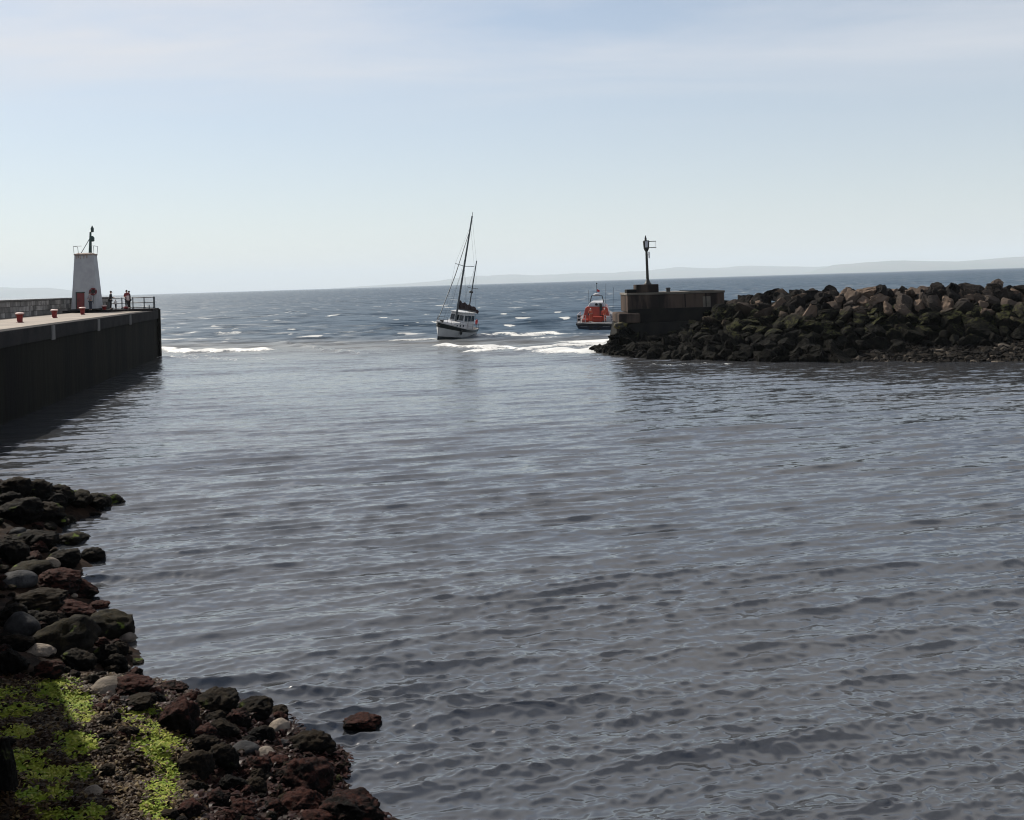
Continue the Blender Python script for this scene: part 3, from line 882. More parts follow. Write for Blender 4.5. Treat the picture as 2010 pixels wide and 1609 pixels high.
# ---------------------------------------------------------------- light tower on the pier head
m_white = mat('white_tower_paint', (0.36, 0.365, 0.38), (0.30, 0.305, 0.32), 1.5, 0.8, 0.004, 12, lo=0.3, hi=0.7)
m_rust = mat('rusty_concrete', (0.20, 0.14, 0.11), (0.33, 0.28, 0.25), 4, 0.9, 0.01, stretch=(1, 1, 0.3))
m_door = mat('dark_red_door', (0.16, 0.018, 0.018), (0.11, 0.013, 0.014), 3, 0.5)
m_dark = mat('black_painted_steel', (0.018, 0.020, 0.020), (0.030, 0.030, 0.028), 6, 0.5, metallic=0.2)
m_dgreen = mat('dark_green_lantern', (0.010, 0.045, 0.035), (0.008, 0.030, 0.026), 6, 0.4)
m_glass = mat('dark_glass', (0.012, 0.016, 0.020), None, 4, 0.08, spec=0.6)
TD = 94.6
tb = PD(171.5, 605, TD); tb.z = PLAT + 0.003
rz = R(10)
tow = tag(empty('light_tower', tuple(tb), (0, 0, rz)), 'white tapered light tower with red door at the end of the pier', 'lighthouse')
TH = 5.22
def oct_ring(w, c, z, dx=0.0):
    h = w / 2; k = h - c
    return [Vector((x + dx, y, z)) for x, y in ((-k, -h), (k, -h), (h, -k), (h, k), (k, h), (-k, h), (-h, k), (-h, -k))]
mb = MB(); mb.loft([oct_ring(2.38, 0.12, 0), oct_ring(2.30, 0.12, 0.5), oct_ring(2.14, 0.11, 1.6), oct_ring(1.66, 0.09, TH - 0.13)])
mb.build('tower_body', m_white, tow, bevel=0.03)
mb = MB(); mb.loft([oct_ring(1.74, 0.10, TH - 0.128), oct_ring(1.76, 0.10, TH), oct_ring(1.1, 0.08, TH + 0.10)]); mb.build('top_slab', m_rust, tow, bevel=0.02)
mb = MB(); mb.loft([oct_ring(2.52, 0.14, -0.002), oct_ring(2.50, 0.14, 0.16)]); mb.build('base_plinth', m_cap, tow, bevel=0.02)
for k, (x, h) in enumerate(((-0.45, 0.34), (-0.28, 0.62), (0.02, 0.45), (0.28, 0.40), (-0.6, 0.5))):   # runs of rust under the slab
    mb = MB(); zt = TH - 0.15
    f0 = -(1.66 / 2) - 0.004; 
    mb.hexa([(x - 0.03, f0 - h * 0.045, zt - h), (x + 0.03, f0 - h * 0.045, zt - h), (x + 0.03, f0 + 0.02, zt - h), (x - 0.03, f0 + 0.02, zt - h),
             (x - 0.06, f0 - 0.012, zt), (x + 0.06, f0 - 0.012, zt), (x + 0.06, f0 + 0.02, zt), (x - 0.06, f0 + 0.02, zt)])
    mb.build('rust_run', m_rust, tow)
def face_y(z): return -(2.38 - (2.38 - 1.66) * z / TH) / 2
dr = MB(); dx0, dx1, dz1 = -0.62, 0.02, 1.62
def door_box(a, b_, z0, z1, out0, out1):
    q = MB()
    q.hexa([(a, face_y(z0) - out1, z0), (b_, face_y(z0) - out1, z0), (b_, face_y(z0) + out0, z0), (a, face_y(z0) + out0, z0),
            (a, face_y(z1) - out1, z1), (b_, face_y(z1) - out1, z1), (b_, face_y(z1) + out0, z1), (a, face_y(z1) + out0, z1)])
    return q
door = door_box(dx0, dx1, 0.17, dz1, 0.1, 0.03).build('door', m_door, tow)
door_box(dx0 - 0.10, dx0 - 0.003, 0.17, dz1 + 0.1, 0.1, 0.05).build('door_frame', m_dark, door)
door_box(dx0 - 0.003, dx1 + 0.05, dz1 + 0.003, dz1 + 0.10, 0.1, 0.05).build('door_frame', m_dark, door)
q = MB(); q.ball((dx0 + 0.12, face_y(0.9) - 0.06, 0.9), 0.045); q.build('handle', m_dark, door, True)
# handrails on top
for sx in (-1, 1):
    mb = MB(); h0 = TH - 0.02; e = 0.82
    if sx < 0:
        mb.tube([(-e, -e, h0), (-e - 0.06, -e, h0 + 0.74), (-0.15, -e, h0 + 0.74)], 0.022, 6); mb.tube([(-e, e, h0), (-e - 0.06, e, h0 + 0.74), (-e - 0.06, -e, h0 + 0.74)], 0.022, 6)
    else:
        mb.tube([(e, -e, h0), (e + 0.08, -e, h0 + 0.74), (e - 0.2, -e, h0 + 0.74)], 0.022, 6); mb.tube([(e, e, h0), (e + 0.08, e, h0 + 0.74), (e + 0.08, -e, h0 + 0.74)], 0.022, 6)
    mb.build('handrail', m_rail, tow, True)
# lantern mast
mx = 0.42
mb = MB(); mb.tube([(mx - 0.02, 0, TH + 0.02), (mx + 0.02, 0, TH + 1.0), (mx + 0.06, 0, TH + 2.05)], [0.15, 0.12, 0.085], 10); mast = mb.build('lantern_mast', m_dgreen, tow, True)
mb = MB(); mb.lathe((mx + 0.20, 0, TH + 1.15), [(0.10, 0), (0.19, 0.06), (0.20, 0.34), (0.16, 0.42), (0.06, 0.52)], 14); mb.build('lantern', m_dgreen, tow, True)
mb = MB(); mb.tube([(mx + 0.05, 0, TH + 1.28), (mx + 0.22, 0, TH + 1.28)], 0.05, 8); mb.build('bracket', m_dgreen, tow, True)
mb = MB(); mb.tube([(mx + 0.05, 0, TH + 2.02), (mx + 0.22, 0, TH + 2.10)], 0.06, 8); mb.build('bracket', m_dgreen, tow, True)
mb = MB(); mb.lathe((mx + 0.22, 0, TH + 2.02), [(0.09, 0), (0.14, 0.06), (0.145, 0.36), (0.10, 0.44), (0.02, 0.62)], 14); mb.build('lantern', m_dgreen, tow, True)
mb = MB(); mb.tube([(-0.42, 0.1, TH + 0.1), (mx - 0.02, 0, TH + 1.45)], 0.035, 6); mb.build('stay', m_rail, tow, True)

# lifebuoy hanging on the tower
m_buoy = mat('red_lifebuoy', (0.14, 0.016, 0.02), (0.09, 0.012, 0.015), 5, 0.55)
m_bband = mat('pale_lifebuoy_band', (0.24, 0.15, 0.15), None, 5, 0.6)
lp = tow.matrix_basis @ Vector((0.80, face_y(1.72) - 0.10, 1.72))
lb = tag(empty('lifebuoy', tuple(lp), (R(-3), 0, rz)), 'dark red lifebuoy hung on the front of the white tower', 'lifebuoy')
mb = MB(); mb.torus((0, 0, 0), 0.27, 0.085, 1); mb.build('ring', m_buoy, lb, True)
for k in range(4):
    mb = MB(); a = k * math.pi / 2 + 0.5; mb.torus((0, 0, 0), 0.27, 0.09, 1, 5, 10, a, a + 0.32); mb.build('band', m_bband, lb, True)
mb = MB(); mb.tube([(0, 0.03, -0.34), (0.02, 0.03, -1.1)], 0.018, 6); mb.build('line', m_dark, lb)
mb = MB(); mb.lathe((0, 0.06, 0), [(0.2, 0.03), (0.2, 0.06)], 16, 1); mb.build('hook_plate', m_dark, lb)

# ---------------------------------------------------------------- people
m_skin = mat('skin', (0.48, 0.29, 0.21), (0.42, 0.25, 0.18), 8, 0.55)
m_hairk = mat('dark_hair', (0.018, 0.013, 0.010), None, 20, 0.6)
def skin_mesh(name, pts, edges, rad, sub=2, root=0):
    me = bpy.data.meshes.new(name)
    me.from_pydata([tuple(p) for p in pts], edges, [])
    o = bpy.data.objects.new(name, me); COL.objects.link(o)
    md = o.modifiers.new('skin', 'SKIN'); md.use_smooth_shade = True
    sv = me.skin_vertices[0].data
    for i, r_ in enumerate(rad):
        sv[i].radius = r_ if isinstance(r_, tuple) else (r_, r_)
        sv[i].use_root = (i == root)
    o.modifiers.new('sub', 'SUBSURF').levels = sub
    bpy.context.view_layer.update()
    dg = bpy.context.evaluated_depsgraph_get()
    out = bpy.data.meshes.new_from_object(o.evaluated_get(dg))
    out.name = name
    bpy.data.objects.remove(o)
    return out
def person(loc, face, H, top, legs, label, lean=0.0, arms='down', hair=m_hairk, shoes=m_dark, gx=0.0, extra=None):
    """stands at loc, looks along angle face (0 = away from the camera, +y)"""
    k = H / 1.75
    root = tag(empty('person', tuple(loc), (0, 0, face)), label, 'person')
    V = lambda x, y, z: Vector((x * k + 0.0, (y + lean * max(0, z - 0.9)) * k, z * k))
    pelvis, waist, chest, neck, hd = V(0, 0, 0.93), V(0, 0.0, 1.10), V(0, 0.0, 1.36), V(0, 0.01, 1.50), V(0, 0.03, 1.63)
    pts = [pelvis, waist, chest, neck, V(0, 0.02, 1.56), hd, V(0, 0.03, 1.72)]
    rad = [(0.15 * k, 0.11 * k), (0.14 * k, 0.10 * k), (0.17 * k, 0.115 * k), 0.055 * k, 0.06 * k, (0.078 * k, 0.095 * k), (0.06 * k, 0.075 * k)]
    ed = [(0, 1), (1, 2), (2, 3), (3, 4), (4, 5), (5, 6)]
    armp, legp = {}, {}
    for s in (-1, 1):
        n = len(pts)
        lg = [V(0.09 * s, 0, 0.86), V(0.10 * s, 0.02, 0.50), V(0.105 * s + gx * s, -0.01, 0.10), V(0.11 * s + gx * s, 0.13, 0.04)]
        pts += lg; rad += [0.085 * k, 0.06 * k, 0.042 * k, 0.035 * k]; ed += [(0, n), (n, n + 1), (n + 1, n + 2), (n + 2, n + 3)]
        legp[s] = lg
        n = len(pts)
        if arms == 'down': ar = [V(0.19 * s, 0, 1.41), V(0.25 * s, -0.03, 1.14), V(0.24 * s, 0.07, 0.90)]
        elif arms == 'front': ar = [V(0.19 * s, 0, 1.41), V(0.24 * s, 0.05, 1.15), V(0.10 * s, 0.27, 1.12)]
        else: ar = [V(0.19 * s, 0, 1.41), V(0.25 * s, 0.10, 1.16), V(0.22 * s, 0.36, 1.06)]
        hand = ar[2] + (ar[2] - ar[1]).normalized() * 0.10 * k
        pts += ar + [hand]; rad += [0.062 * k, 0.047 * k, 0.034 * k, 0.026 * k]; ed += [(2, n), (n, n + 1), (n + 1, n + 2), (n + 2, n + 3)]
        n2 = n + 3
        dirh = (ar[2] - ar[1]).normalized(); sd = Vector((0, 1, 0)).cross(dirh).normalized() if abs(dirh.y) < 0.9 else Vector((1, 0, 0))
        for fi in range(4):                                    # fingers, then the thumb
            f0 = hand + Vector((0, 1, 0)) * (fi - 1.5) * 0.02 * k
            L = (0.065, 0.075, 0.07, 0.055)[fi] * k
            m_ = len(pts); pts += [f0 + dirh * L * 0.55, f0 + dirh * L + Vector((-s * 0.015, 0, 0)) * k]; rad += [0.009 * k, 0.008 * k]; ed += [(n2, m_), (m_, m_ + 1)]
        m_ = len(pts); pts += [ar[2] + dirh * 0.05 * k + Vector((0, 0.05, 0)) * k]; rad += [0.010 * k]; ed += [(n + 2, m_)]
        armp[s] = ar
    link_mesh('body', skin_mesh('body', pts, ed, rad), m_skin, root)
    # jacket and trousers follow the body
    jp = [V(0, 0, 0.86), waist, chest, V(0, 0.01, 1.475)]
    jr = [(0.175 * k, 0.135 * k), (0.165 * k, 0.125 * k), (0.195 * k, 0.14 * k), 0.085 * k]
    je = [(0, 1), (1, 2), (2, 3)]
    for s in (-1, 1):
        n = len(jp); a = armp[s]
        jp += [a[0], a[1], a[1].lerp(a[2], 0.92)]; jr += [0.08 * k, 0.064 * k, 0.05 * k]; je += [(2, n), (n, n + 1), (n + 1, n + 2)]
    link_mesh('jacket', skin_mesh('jacket', jp, je, jr), top, root)
    tp = [V(0, 0, 0.95)]; tr = [(0.165 * k, 0.125 * k)]; te = []
    for s in (-1, 1):
        n = len(tp); l = legp[s]
        tp += [l[0], l[1], l[1].lerp(l[2], 0.96)]; tr += [0.10 * k, 0.078 * k, 0.066 * k]; te += [(0, n), (n, n + 1), (n + 1, n + 2)]
    link_mesh('trousers', skin_mesh('trousers', tp, te, tr), legs, root)
    for s in (-1, 1):
        l = legp[s]; mb = MB(); c_ = l[2].lerp(l[3], 0.55); mb.ball((c_.x, c_.y, 0.05 * k), 0.055 * k, 0.14 * k, 0.052 * k); mb.build('shoe', shoes, root, True)
    mb = MB(); mb.ball((hd.x, hd.y - 0.022 * k, hd.z + 0.028 * k), 0.092 * k, 0.10 * k, 0.105 * k); mb.build('hair', hair, root, True)
    mb = MB(); mb.ball((hd.x, hd.y + 0.105 * k, hd.z - 0.015 * k), 0.014 * k, 0.022 * k, 0.022 * k); mb.build('nose', m_skin, root, True)
    for s in (-1, 1):
        mb = MB(); mb.ball((hd.x + s * 0.033 * k, hd.y + 0.088 * k, hd.z + 0.005 * k), 0.011 * k); mb.build('eye', m_dark, root, True)
        mb = MB(); mb.ball((hd.x + s * 0.086 * k, hd.y + 0.0 * k, hd.z - 0.01 * k), 0.012 * k, 0.026 * k, 0.034 * k); mb.build('ear', m_skin, root, True)
    mb = MB(); mb.ball((hd.x, hd.y + 0.088 * k, hd.z - 0.055 * k), 0.024 * k, 0.010 * k, 0.008 * k); mb.build('mouth', mat('lips', (0.30, 0.10, 0.09)), root, True)
    return root
m_greyj = mat('grey_pink_jacket', (0.25, 0.21, 0.22), (0.18, 0.15, 0.16), 4, 0.85)
m_jeans = mat('dark_blue_jeans', (0.035, 0.042, 0.060), (0.025, 0.03, 0.045), 6, 0.9)
m_blackj = mat('black_jacket', (0.014, 0.014, 0.017), (0.022, 0.021, 0.024), 4, 0.8)
m_blackt = mat('black_trousers', (0.012, 0.012, 0.014), None, 4, 0.85)
m_redj = mat('dark_red_jacket', (0.20, 0.022, 0.024), (0.14, 0.018, 0.02), 4, 0.75)
m_pale = mat('pale_child_clothes', (0.60, 0.58, 0.56), (0.48, 0.47, 0.46), 5, 0.85)
m_grebel = mat('charcoal_jacket', (0.035, 0.035, 0.042), (0.05, 0.05, 0.058), 4, 0.8)
def on_plat(px, d): 
    r = ray(px, 604); return Vector((r.x * d, d, PLAT + 0.002))
person(on_plat(178.0, 92.9), R(150), 1.66, m_greyj, m_jeans, 'person in grey jacket and jeans standing by the red tower door', 0.05, 'front')
person(on_plat(217.3, 94.8), R(-80), 1.74, m_blackj, m_blackt, 'person all in black standing alone right of the light tower', 0.06, 'front')
person(on_plat(227.5, 95.1), R(60), 0.92, m_pale, m_jeans, 'small child in pale clothes beside the railing', 0.12, 'reach')
person(on_plat(249.6, 94.9), R(165), 1.78, m_redj, m_blackt, 'person in dark red jacket, left one of the pair at the railing', 0.02, 'front')
person(on_plat(254.8, 95.35), R(120), 1.70, m_grebel, m_blackt, 'person in charcoal jacket, right one of the pair at the railing', 0.04, 'down')
# pale bag one of them carries, and a dark bag on the ground
p = on_plat(251.6, 94.55); bg_ = tag(empty('tote_bag', (p.x, p.y, PLAT + 0.80)), 'pale pink bag held in front of the person in dark red', 'bag')
mb = MB(); mb.loft([[Vector((x * w_, y * w_ * 0.5, z)) for x, y in ((-1, -1), (1, -1), (1, 1), (-1, 1))] for w_, z in ((0.09, 0), (0.12, 0.1), (0.11, 0.42), (0.10, 0.45))]); mb.build('pouch', mat('pale_pink_cloth', (0.62, 0.50, 0.48)), bg_, bevel=0.015)
mb = MB(); mb.tube([(-0.06, 0, 0.44), (-0.05, 0, 0.62), (0.05, 0, 0.62), (0.06, 0, 0.44)], 0.012, 6); mb.build('strap', m_greyj, bg_)
p = on_plat(246.8, 94.6); rb = tag(empty('rucksack', tuple(p)), 'dark rucksack lying on the platform at the feet of the pair', 'bag')
mb = MB(); mb.ball((0, 0, 0.13), 0.26, 0.17, 0.13); mb.build('sack', m_redj, rb, True)
mb = MB(); mb.torus((0.02, -0.05, 0.2), 0.10, 0.02, 1, 12, 6, 0, math.pi); mb.build('strap', m_dark, rb, True)

# ================================================================ THE BREAKWATER (right)
BPX = [1160, 1190, 1230, 1250, 1300, 1350, 1400, 1440, 1500, 1560, 1700, 1800, 1890, 2010, 2300]
CDT = [86.5, 86.2, 86, 86, 86, 86, 86, 84.5, 82.5, 81, 79, 77, 76, 75, 72]
CZT = [0.1, 0.2, 0.35, 0.5, 1.0, 1.8, 3.0, 3.45, 3.95, 4.3, 4.2, 4.2, 4.35, 4.15, 4.2]
FPX = [1160, 1230, 1290, 1400, 1500, 1700, 2010, 2300]
FDT = [85.5, 79.2, 75.6, 73.4, 71.2, 67.8, 64.2, 61.5]
def bw_point(px, v):
    """v: 0 = waterline foot, 1 = crest"""
    df, dc, zc_ = lerp_table(px, FPX, FDT), lerp_table(px, BPX, CDT), lerp_table(px, BPX, CZT)
    bfrac = lerp_table(px, [1480, 1700, 2010], [0.0, 0.36, 0.46])     # share of the depth that is low shingle beach
    bz = lerp_table(px, [1480, 1700, 2010], [0.0, 0.75, 1.15])
    d = df + (dc - df) * v
    if v < bfrac: z = bz * v / bfrac
    else: z = bz + (zc_ - bz) * ((v - bfrac) / (1 - bfrac)) ** 0.92
    r = ray(px, 600)
    return Vector((r.x * d, d, z))
bw = tag(empty('breakwater', tuple(bw_point(1700, 0.0))), 'long breakwater mound of dark boulders topped with brown rocks', 'breakwater')
bo = Vector(bw.location)
def band(name):
    """weed and dark slime up to high water, bare stone above"""
    m, nt, b = new_mat(name); g = NT(nt)
    gp = g.node('ShaderNodeNewGeometry'); pos = gp.outputs['Position']; oi = g.node('ShaderNodeObjectInfo')
    n1 = g.noise(pos, 0.9, 7, 0.62); n2 = g.noise(pos, 4.0, 6, 0.65)
    sp = g.node('ShaderNodeSeparateXYZ'); g.link(pos, sp.inputs[0])
    sn = g.node('ShaderNodeSeparateXYZ'); g.link(gp.outputs['Normal'], sn.inputs[0])
    stone = g.mix(g.ramp(n1, 0.38, 0.62), (0.066, 0.054, 0.045), (0.040, 0.034, 0.030))
    stone = g.mix(g.ramp(oi.outputs['Random'], 0.55, 0.95), stone, (0.125, 0.092, 0.070))
    grey = g.mix(g.ramp(n1, 0.38, 0.62), (0.017, 0.015, 0.014), (0.009, 0.0085, 0.008))
    stone = g.mix(g.ramp(g.math('ADD', oi.outputs['Random'], g.ramp(sp.outputs[0], 22, 38, -0.35, 0.12)), 0.10, 0.55), grey, stone)
    slime = g.mix(g.ramp(n2, 0.4, 0.62), (0.004, 0.004, 0.0038), (0.011, 0.0105, 0.008))
    lev = g.math('ADD', sp.outputs[2], g.math('ADD', g.math('MULTIPLY', g.math('SUBTRACT', n1, 0.5), 1.6), g.math('MULTIPLY', g.math('SUBTRACT', oi.outputs['Random'], 0.5), 1.2)))
    c = g.mix(g.ramp(lev, 2.55, 3.75), slime, stone)
    gl = g.math('MULTIPLY', g.math('MULTIPLY', g.ramp(lev, 1.5, 2.3), g.ramp(lev, 3.4, 2.7)), g.math('MULTIPLY', g.ramp(sn.outputs[2], 0.3, 0.7), g.ramp(n2, 0.45, 0.6)))
    c = g.mix(g.math('MULTIPLY', gl, 0.8), c, (0.045, 0.047, 0.016))
    g.put(b.inputs['Base Color'], c); b.inputs['Roughness'].default_value = 0.8; b.inputs['Specular IOR Level'].default_value = 0.03
    bn = g.bump(n1, 1.0, 0.25); g.link(g.bump(n2, 1.0, 0.07, bn), b.inputs['Normal'])
    return m
M_BAND = band('tidal_boulder')
vs = []; nu, nv = 150, 22
for i in range(nu):
    px = 1160 + (2300 - 1160) * i / (nu - 1)
    for j in range(nv):
        v = -0.25 + 1.25 * j / (nv - 5) if j < nv - 4 else 1.0
        p = bw_point(px, max(0, min(1, v)))
        if v < 0: p = bw_point(px, 0) + Vector((0, v * 9, v * 9))
        if j >= nv - 4:
            e = j - (nv - 4)
            p = bw_point(px, 1.0) + Vector((0, (1.5, 4.0, 9.0, 14.0)[e], 0)); p.z = (p.z, p.z, p.z - 3.5, -4)[e]
        n = noise.noise(p * 0.9)
        vs.append(p + Vector((0, 0, -0.45 + 0.3 * n)))
mb = MB(bo); mb.add(vs, [(i * nv + j, i * nv + j + 1, (i + 1) * nv + j + 1, (i + 1) * nv + j) for i in range(nu - 1) for j in range(nv - 1)])
mb.build('rubble_core', M_BAND, bw, True)
BIG = []
for i in range(12):
    me = rock_mesh('armour_stone', 500 + i, 4, 0.97, 0.085, 0.9, 0.0, (11, 17), (0.42, 0.8)); me.materials.append(M_BAND); BIG.append(me)
rb2 = random.Random(41)
def bw_rock(px, v, size, name='boulder', lift=0.0, flat=1.0):
    p = bw_point(px, v)
    o = bpy.data.objects.new(name, rb2.choice(BIG)); COL.objects.link(o); o.parent = bw
    o.location = p - bo + Vector((0, 0, lift))
    s = size / 2
    o.scale = (s * rb2.uniform(0.8, 1.6), s * rb2.uniform(0.8, 1.15), s * rb2.uniform(0.55, 1.0) * flat)
    o.rotation_euler = (rb2.uniform(-0.9, 0.9), rb2.uniform(-0.9, 0.9), rb2.uniform(0, 6.28))
    return o
SMALL = [rock_mesh('rubble_stone', 700 + i, 2, 0.95, 0.10, 0.9, 0.0, (8, 13), (0.45, 0.8)) for i in range(8)]
spots = []
for v in [k * 0.082 for k in range(13)] + [1.07, 1.14]:
    px = 1166.0
    while px < 2060:
        bf = lerp_table(px, [1480, 1700, 2010], [-1, 0.30, 0.42])
        d = bw_point(px, min(1, v)).y
        sz = rb2.uniform(0.62, 1.62) * (1 + 0.25 * (rb2.random() > 0.86)) * lerp_table(px, [1160, 1300, 1450], [0.66, 0.8, 1.0])
        if v >= bf and (v <= 1.0 or px > 1428):
            spots.append((px + rb2.uniform(-6, 6), min(max(v + rb2.uniform(-0.04, 0.04), 0), 1.0), sz, 1.3 * (v > 1.0) + 1.3 * (v > 1.1)))
        px += sz * F / d * rb2.uniform(0.70, 0.95)
spots.sort(key=lambda q: -q[2])
for px, v, sz, back in spots[:296]:
    o = bw_rock(px, v, sz, lift=rb2.uniform(-0.12, 0.12)); o.location.y += back
rub = MB(bo)
for px, v, sz, back in spots[296:]:
    p = bw_point(px, v) + Vector((0, back, rb2.uniform(-0.10, 0.14)))
    me = rb2.choice(SMALL)
    m3 = Matrix.Rotation(rb2.uniform(0, 6.28), 3, 'Z') @ Matrix.Rotation(rb2.uniform(-0.8, 0.8), 3, 'X') @ Matrix.Diagonal((sz / 2 * rb2.uniform(0.8, 1.5), sz / 2, sz / 2 * rb2.uniform(0.6, 1.0)))
    rub.add([p + m3 @ v_.co for v_ in me.vertices], [tuple(f.vertices) for f in me.polygons])
me = bpy.data.meshes.new('rubble'); me.from_pydata([tuple(p) for p in rub.v], [], rub.f)
tag(link_mesh('rubble', me, M_BAND, bw), kind='stuff')
# shingle on the low beach, too many to count
sh = MB(bo); 
ico = bmesh.new(); bmesh.ops.create_icosphere(ico, subdivisions=1, radius=1.0)
iv = [v.co.copy() for v in ico.verts]; 
for i, v in enumerate(ico.verts): v.index = i
if_ = [tuple(v.index for v in f.verts) for f in ico.faces]; ico.free()
for k in range(3600):
    px = 1470 + 620 * rb2.random() ** 0.85
    bf = lerp_table(px, [1480, 1700, 2010], [0.06, 0.36, 0.46])
    p = bw_point(px, rb2.uniform(-0.03, 1.0) * bf * 1.12 if px > 1500 else rb2.uniform(0, 0.05))
    r_ = 0.07 + 0.26 * rb2.random() ** 2.2
    a = rb2.uniform(0, 6.28); ca, sa = math.cos(a), math.sin(a)
    e = (rb2.uniform(0.9, 1.7) * r_, rb2.uniform(0.7, 1.1) * r_, rb2.uniform(0.5, 0.8) * r_)
    vs = []
    for q in iv:
        x, y, z = q.x * e[0] * rb2.uniform(0.8, 1.15), q.y * e[1] * rb2.uniform(0.8, 1.15), q.z * e[2] * rb2.uniform(0.85, 1.15)
        vs.append((p.x + x * ca - y * sa, p.y + x * sa + y * ca, p.z + z - 0.30 + 0.2 * rb2.random()))
    sh.add(vs, if_)
msh, nt_, b = new_mat('shingle_stones'); g = NT(nt_)
ri = g.node('ShaderNodeNewGeometry').outputs['Random Per Island']
c = g.mix(g.ramp(ri, 0.3, 0.75), (0.005, 0.0045, 0.004), (0.014, 0.0115, 0.009))
c = g.mix(g.ramp(ri, 0.86, 0.99), c, (0.085, 0.072, 0.058))
g.put(b.inputs['Base Color'], c); b.inputs['Roughness'].default_value = 0.8; b.inputs['Specular IOR Level'].default_value = 0.06
me = bpy.data.meshes.new('shingle'); me.from_pydata([tuple(p) for p in sh.v], [], sh.f)
tag(link_mesh('shingle', me, msh, bw), kind='stuff')

# ---------------------------------------------------------------- concrete head of the breakwater with its beacon
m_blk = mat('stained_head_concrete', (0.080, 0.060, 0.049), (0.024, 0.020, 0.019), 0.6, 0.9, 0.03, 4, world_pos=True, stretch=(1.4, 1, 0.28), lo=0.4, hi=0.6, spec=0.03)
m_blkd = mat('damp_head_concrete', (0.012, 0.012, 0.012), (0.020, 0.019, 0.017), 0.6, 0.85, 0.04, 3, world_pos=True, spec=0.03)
m_cope = mat('head_coping_concrete', (0.13, 0.115, 0.095), (0.085, 0.075, 0.062), 0.9, 0.9, 0.02, 5, world_pos=True)
m_lich = mat('yellow_lichen_concrete', (0.090, 0.078, 0.018), (0.035, 0.030, 0.022), 2.2, 0.9, 0.03, world_pos=True, lo=0.42, hi=0.56)
DB = 87.0
hl, hr = PD(1232, 600, DB).x, PD(1422, 590, DB).x
ztop = zat(1232, 576, DB)
zr = zat(1422, 571, DB)
zb = zat(1240, 613, DB)
head = tag(empty('beacon_platform', (hl, DB, 0)), 'stained concrete platform at the tip of the breakwater carrying the beacon', 'platform')
ho = Vector(head.location)
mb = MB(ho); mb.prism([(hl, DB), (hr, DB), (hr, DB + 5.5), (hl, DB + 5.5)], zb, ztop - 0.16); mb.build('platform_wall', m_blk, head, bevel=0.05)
mb = MB(ho); mb.prism([(hl - 0.06, DB - 0.08), (hr + 0.05, DB - 0.08), (hr + 0.05, DB + 5.58), (hl - 0.06, DB + 5.58)], ztop - 0.158, ztop + 0.03); mb.build('coping', m_cope, head, bevel=0.03)
# parapet that steps up towards the landward end
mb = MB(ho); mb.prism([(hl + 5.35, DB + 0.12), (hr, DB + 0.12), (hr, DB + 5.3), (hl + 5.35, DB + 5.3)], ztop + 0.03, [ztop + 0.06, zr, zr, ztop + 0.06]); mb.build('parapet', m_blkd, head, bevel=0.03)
# foundation, battered towards the entrance
fx0 = PD(1200, 690, DB).x
mb = MB(ho)
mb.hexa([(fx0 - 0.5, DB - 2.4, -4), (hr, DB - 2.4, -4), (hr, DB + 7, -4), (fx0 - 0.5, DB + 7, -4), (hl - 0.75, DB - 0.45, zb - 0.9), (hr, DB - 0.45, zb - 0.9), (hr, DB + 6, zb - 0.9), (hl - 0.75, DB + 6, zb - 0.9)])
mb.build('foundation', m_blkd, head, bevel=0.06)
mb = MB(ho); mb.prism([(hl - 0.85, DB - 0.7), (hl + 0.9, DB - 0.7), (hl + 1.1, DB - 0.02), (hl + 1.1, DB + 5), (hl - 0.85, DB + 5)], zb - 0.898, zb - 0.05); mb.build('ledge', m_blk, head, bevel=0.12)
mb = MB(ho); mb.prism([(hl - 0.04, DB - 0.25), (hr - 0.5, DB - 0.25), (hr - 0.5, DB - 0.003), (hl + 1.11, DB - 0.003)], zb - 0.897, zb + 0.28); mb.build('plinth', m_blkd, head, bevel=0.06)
me = rock_mesh('broken_lump', 901, 4, 0.9, 0.12, 0.9, 0.03); me.materials.append(m_lich)
o = link_mesh('broken_lump', me, None, head); o.location = Vector((hl - 0.70, DB - 0.55, zb - 1.08)) - ho; o.scale = (0.62, 0.5, 0.42)
for k, (dx, dz, sx_) in enumerate(((-1.3, -2.0, 0.6), (-0.5, -2.3, 0.8), (0.5, -2.2, 0.7), (-1.5, -2.6, 0.7), (1.4, -2.3, 0.7), (-0.9, -1.7, 0.45), (0.1, -1.6, 0.5))):
    o = link_mesh('armour_stone', BIG[k % len(BIG)], None, head); o.location = Vector((hl + dx, DB - 1.5 + 0.5 * (dz + 2.6), zb + dz)) - ho; o.scale = (sx_, sx_ * 0.8, sx_ * 0.7); o.rotation_euler = (k, 0.4 * k, 1.7 * k)
for k, px in enumerate((1294, 1345, 1386)):            # shutter joints between the casts
    x = PD(px, 600, DB).x
    mb = MB(ho); mb.box((x - 0.04, DB - 0.03, zb + 0.3), (x + 0.04, DB + 0.01, ztop - 0.17)); mb.build('cast_joint', m_blkd, head)
x0, x1 = PD(1380, 600, DB).x, PD(1395, 600, DB).x
mb = MB(ho); mb.box((x0, DB - 0.022, zat(1388, 603, DB)), (x1, DB + 0.01, zat(1388, 581, DB))); mb.build('pale_patch', m_cope, head)
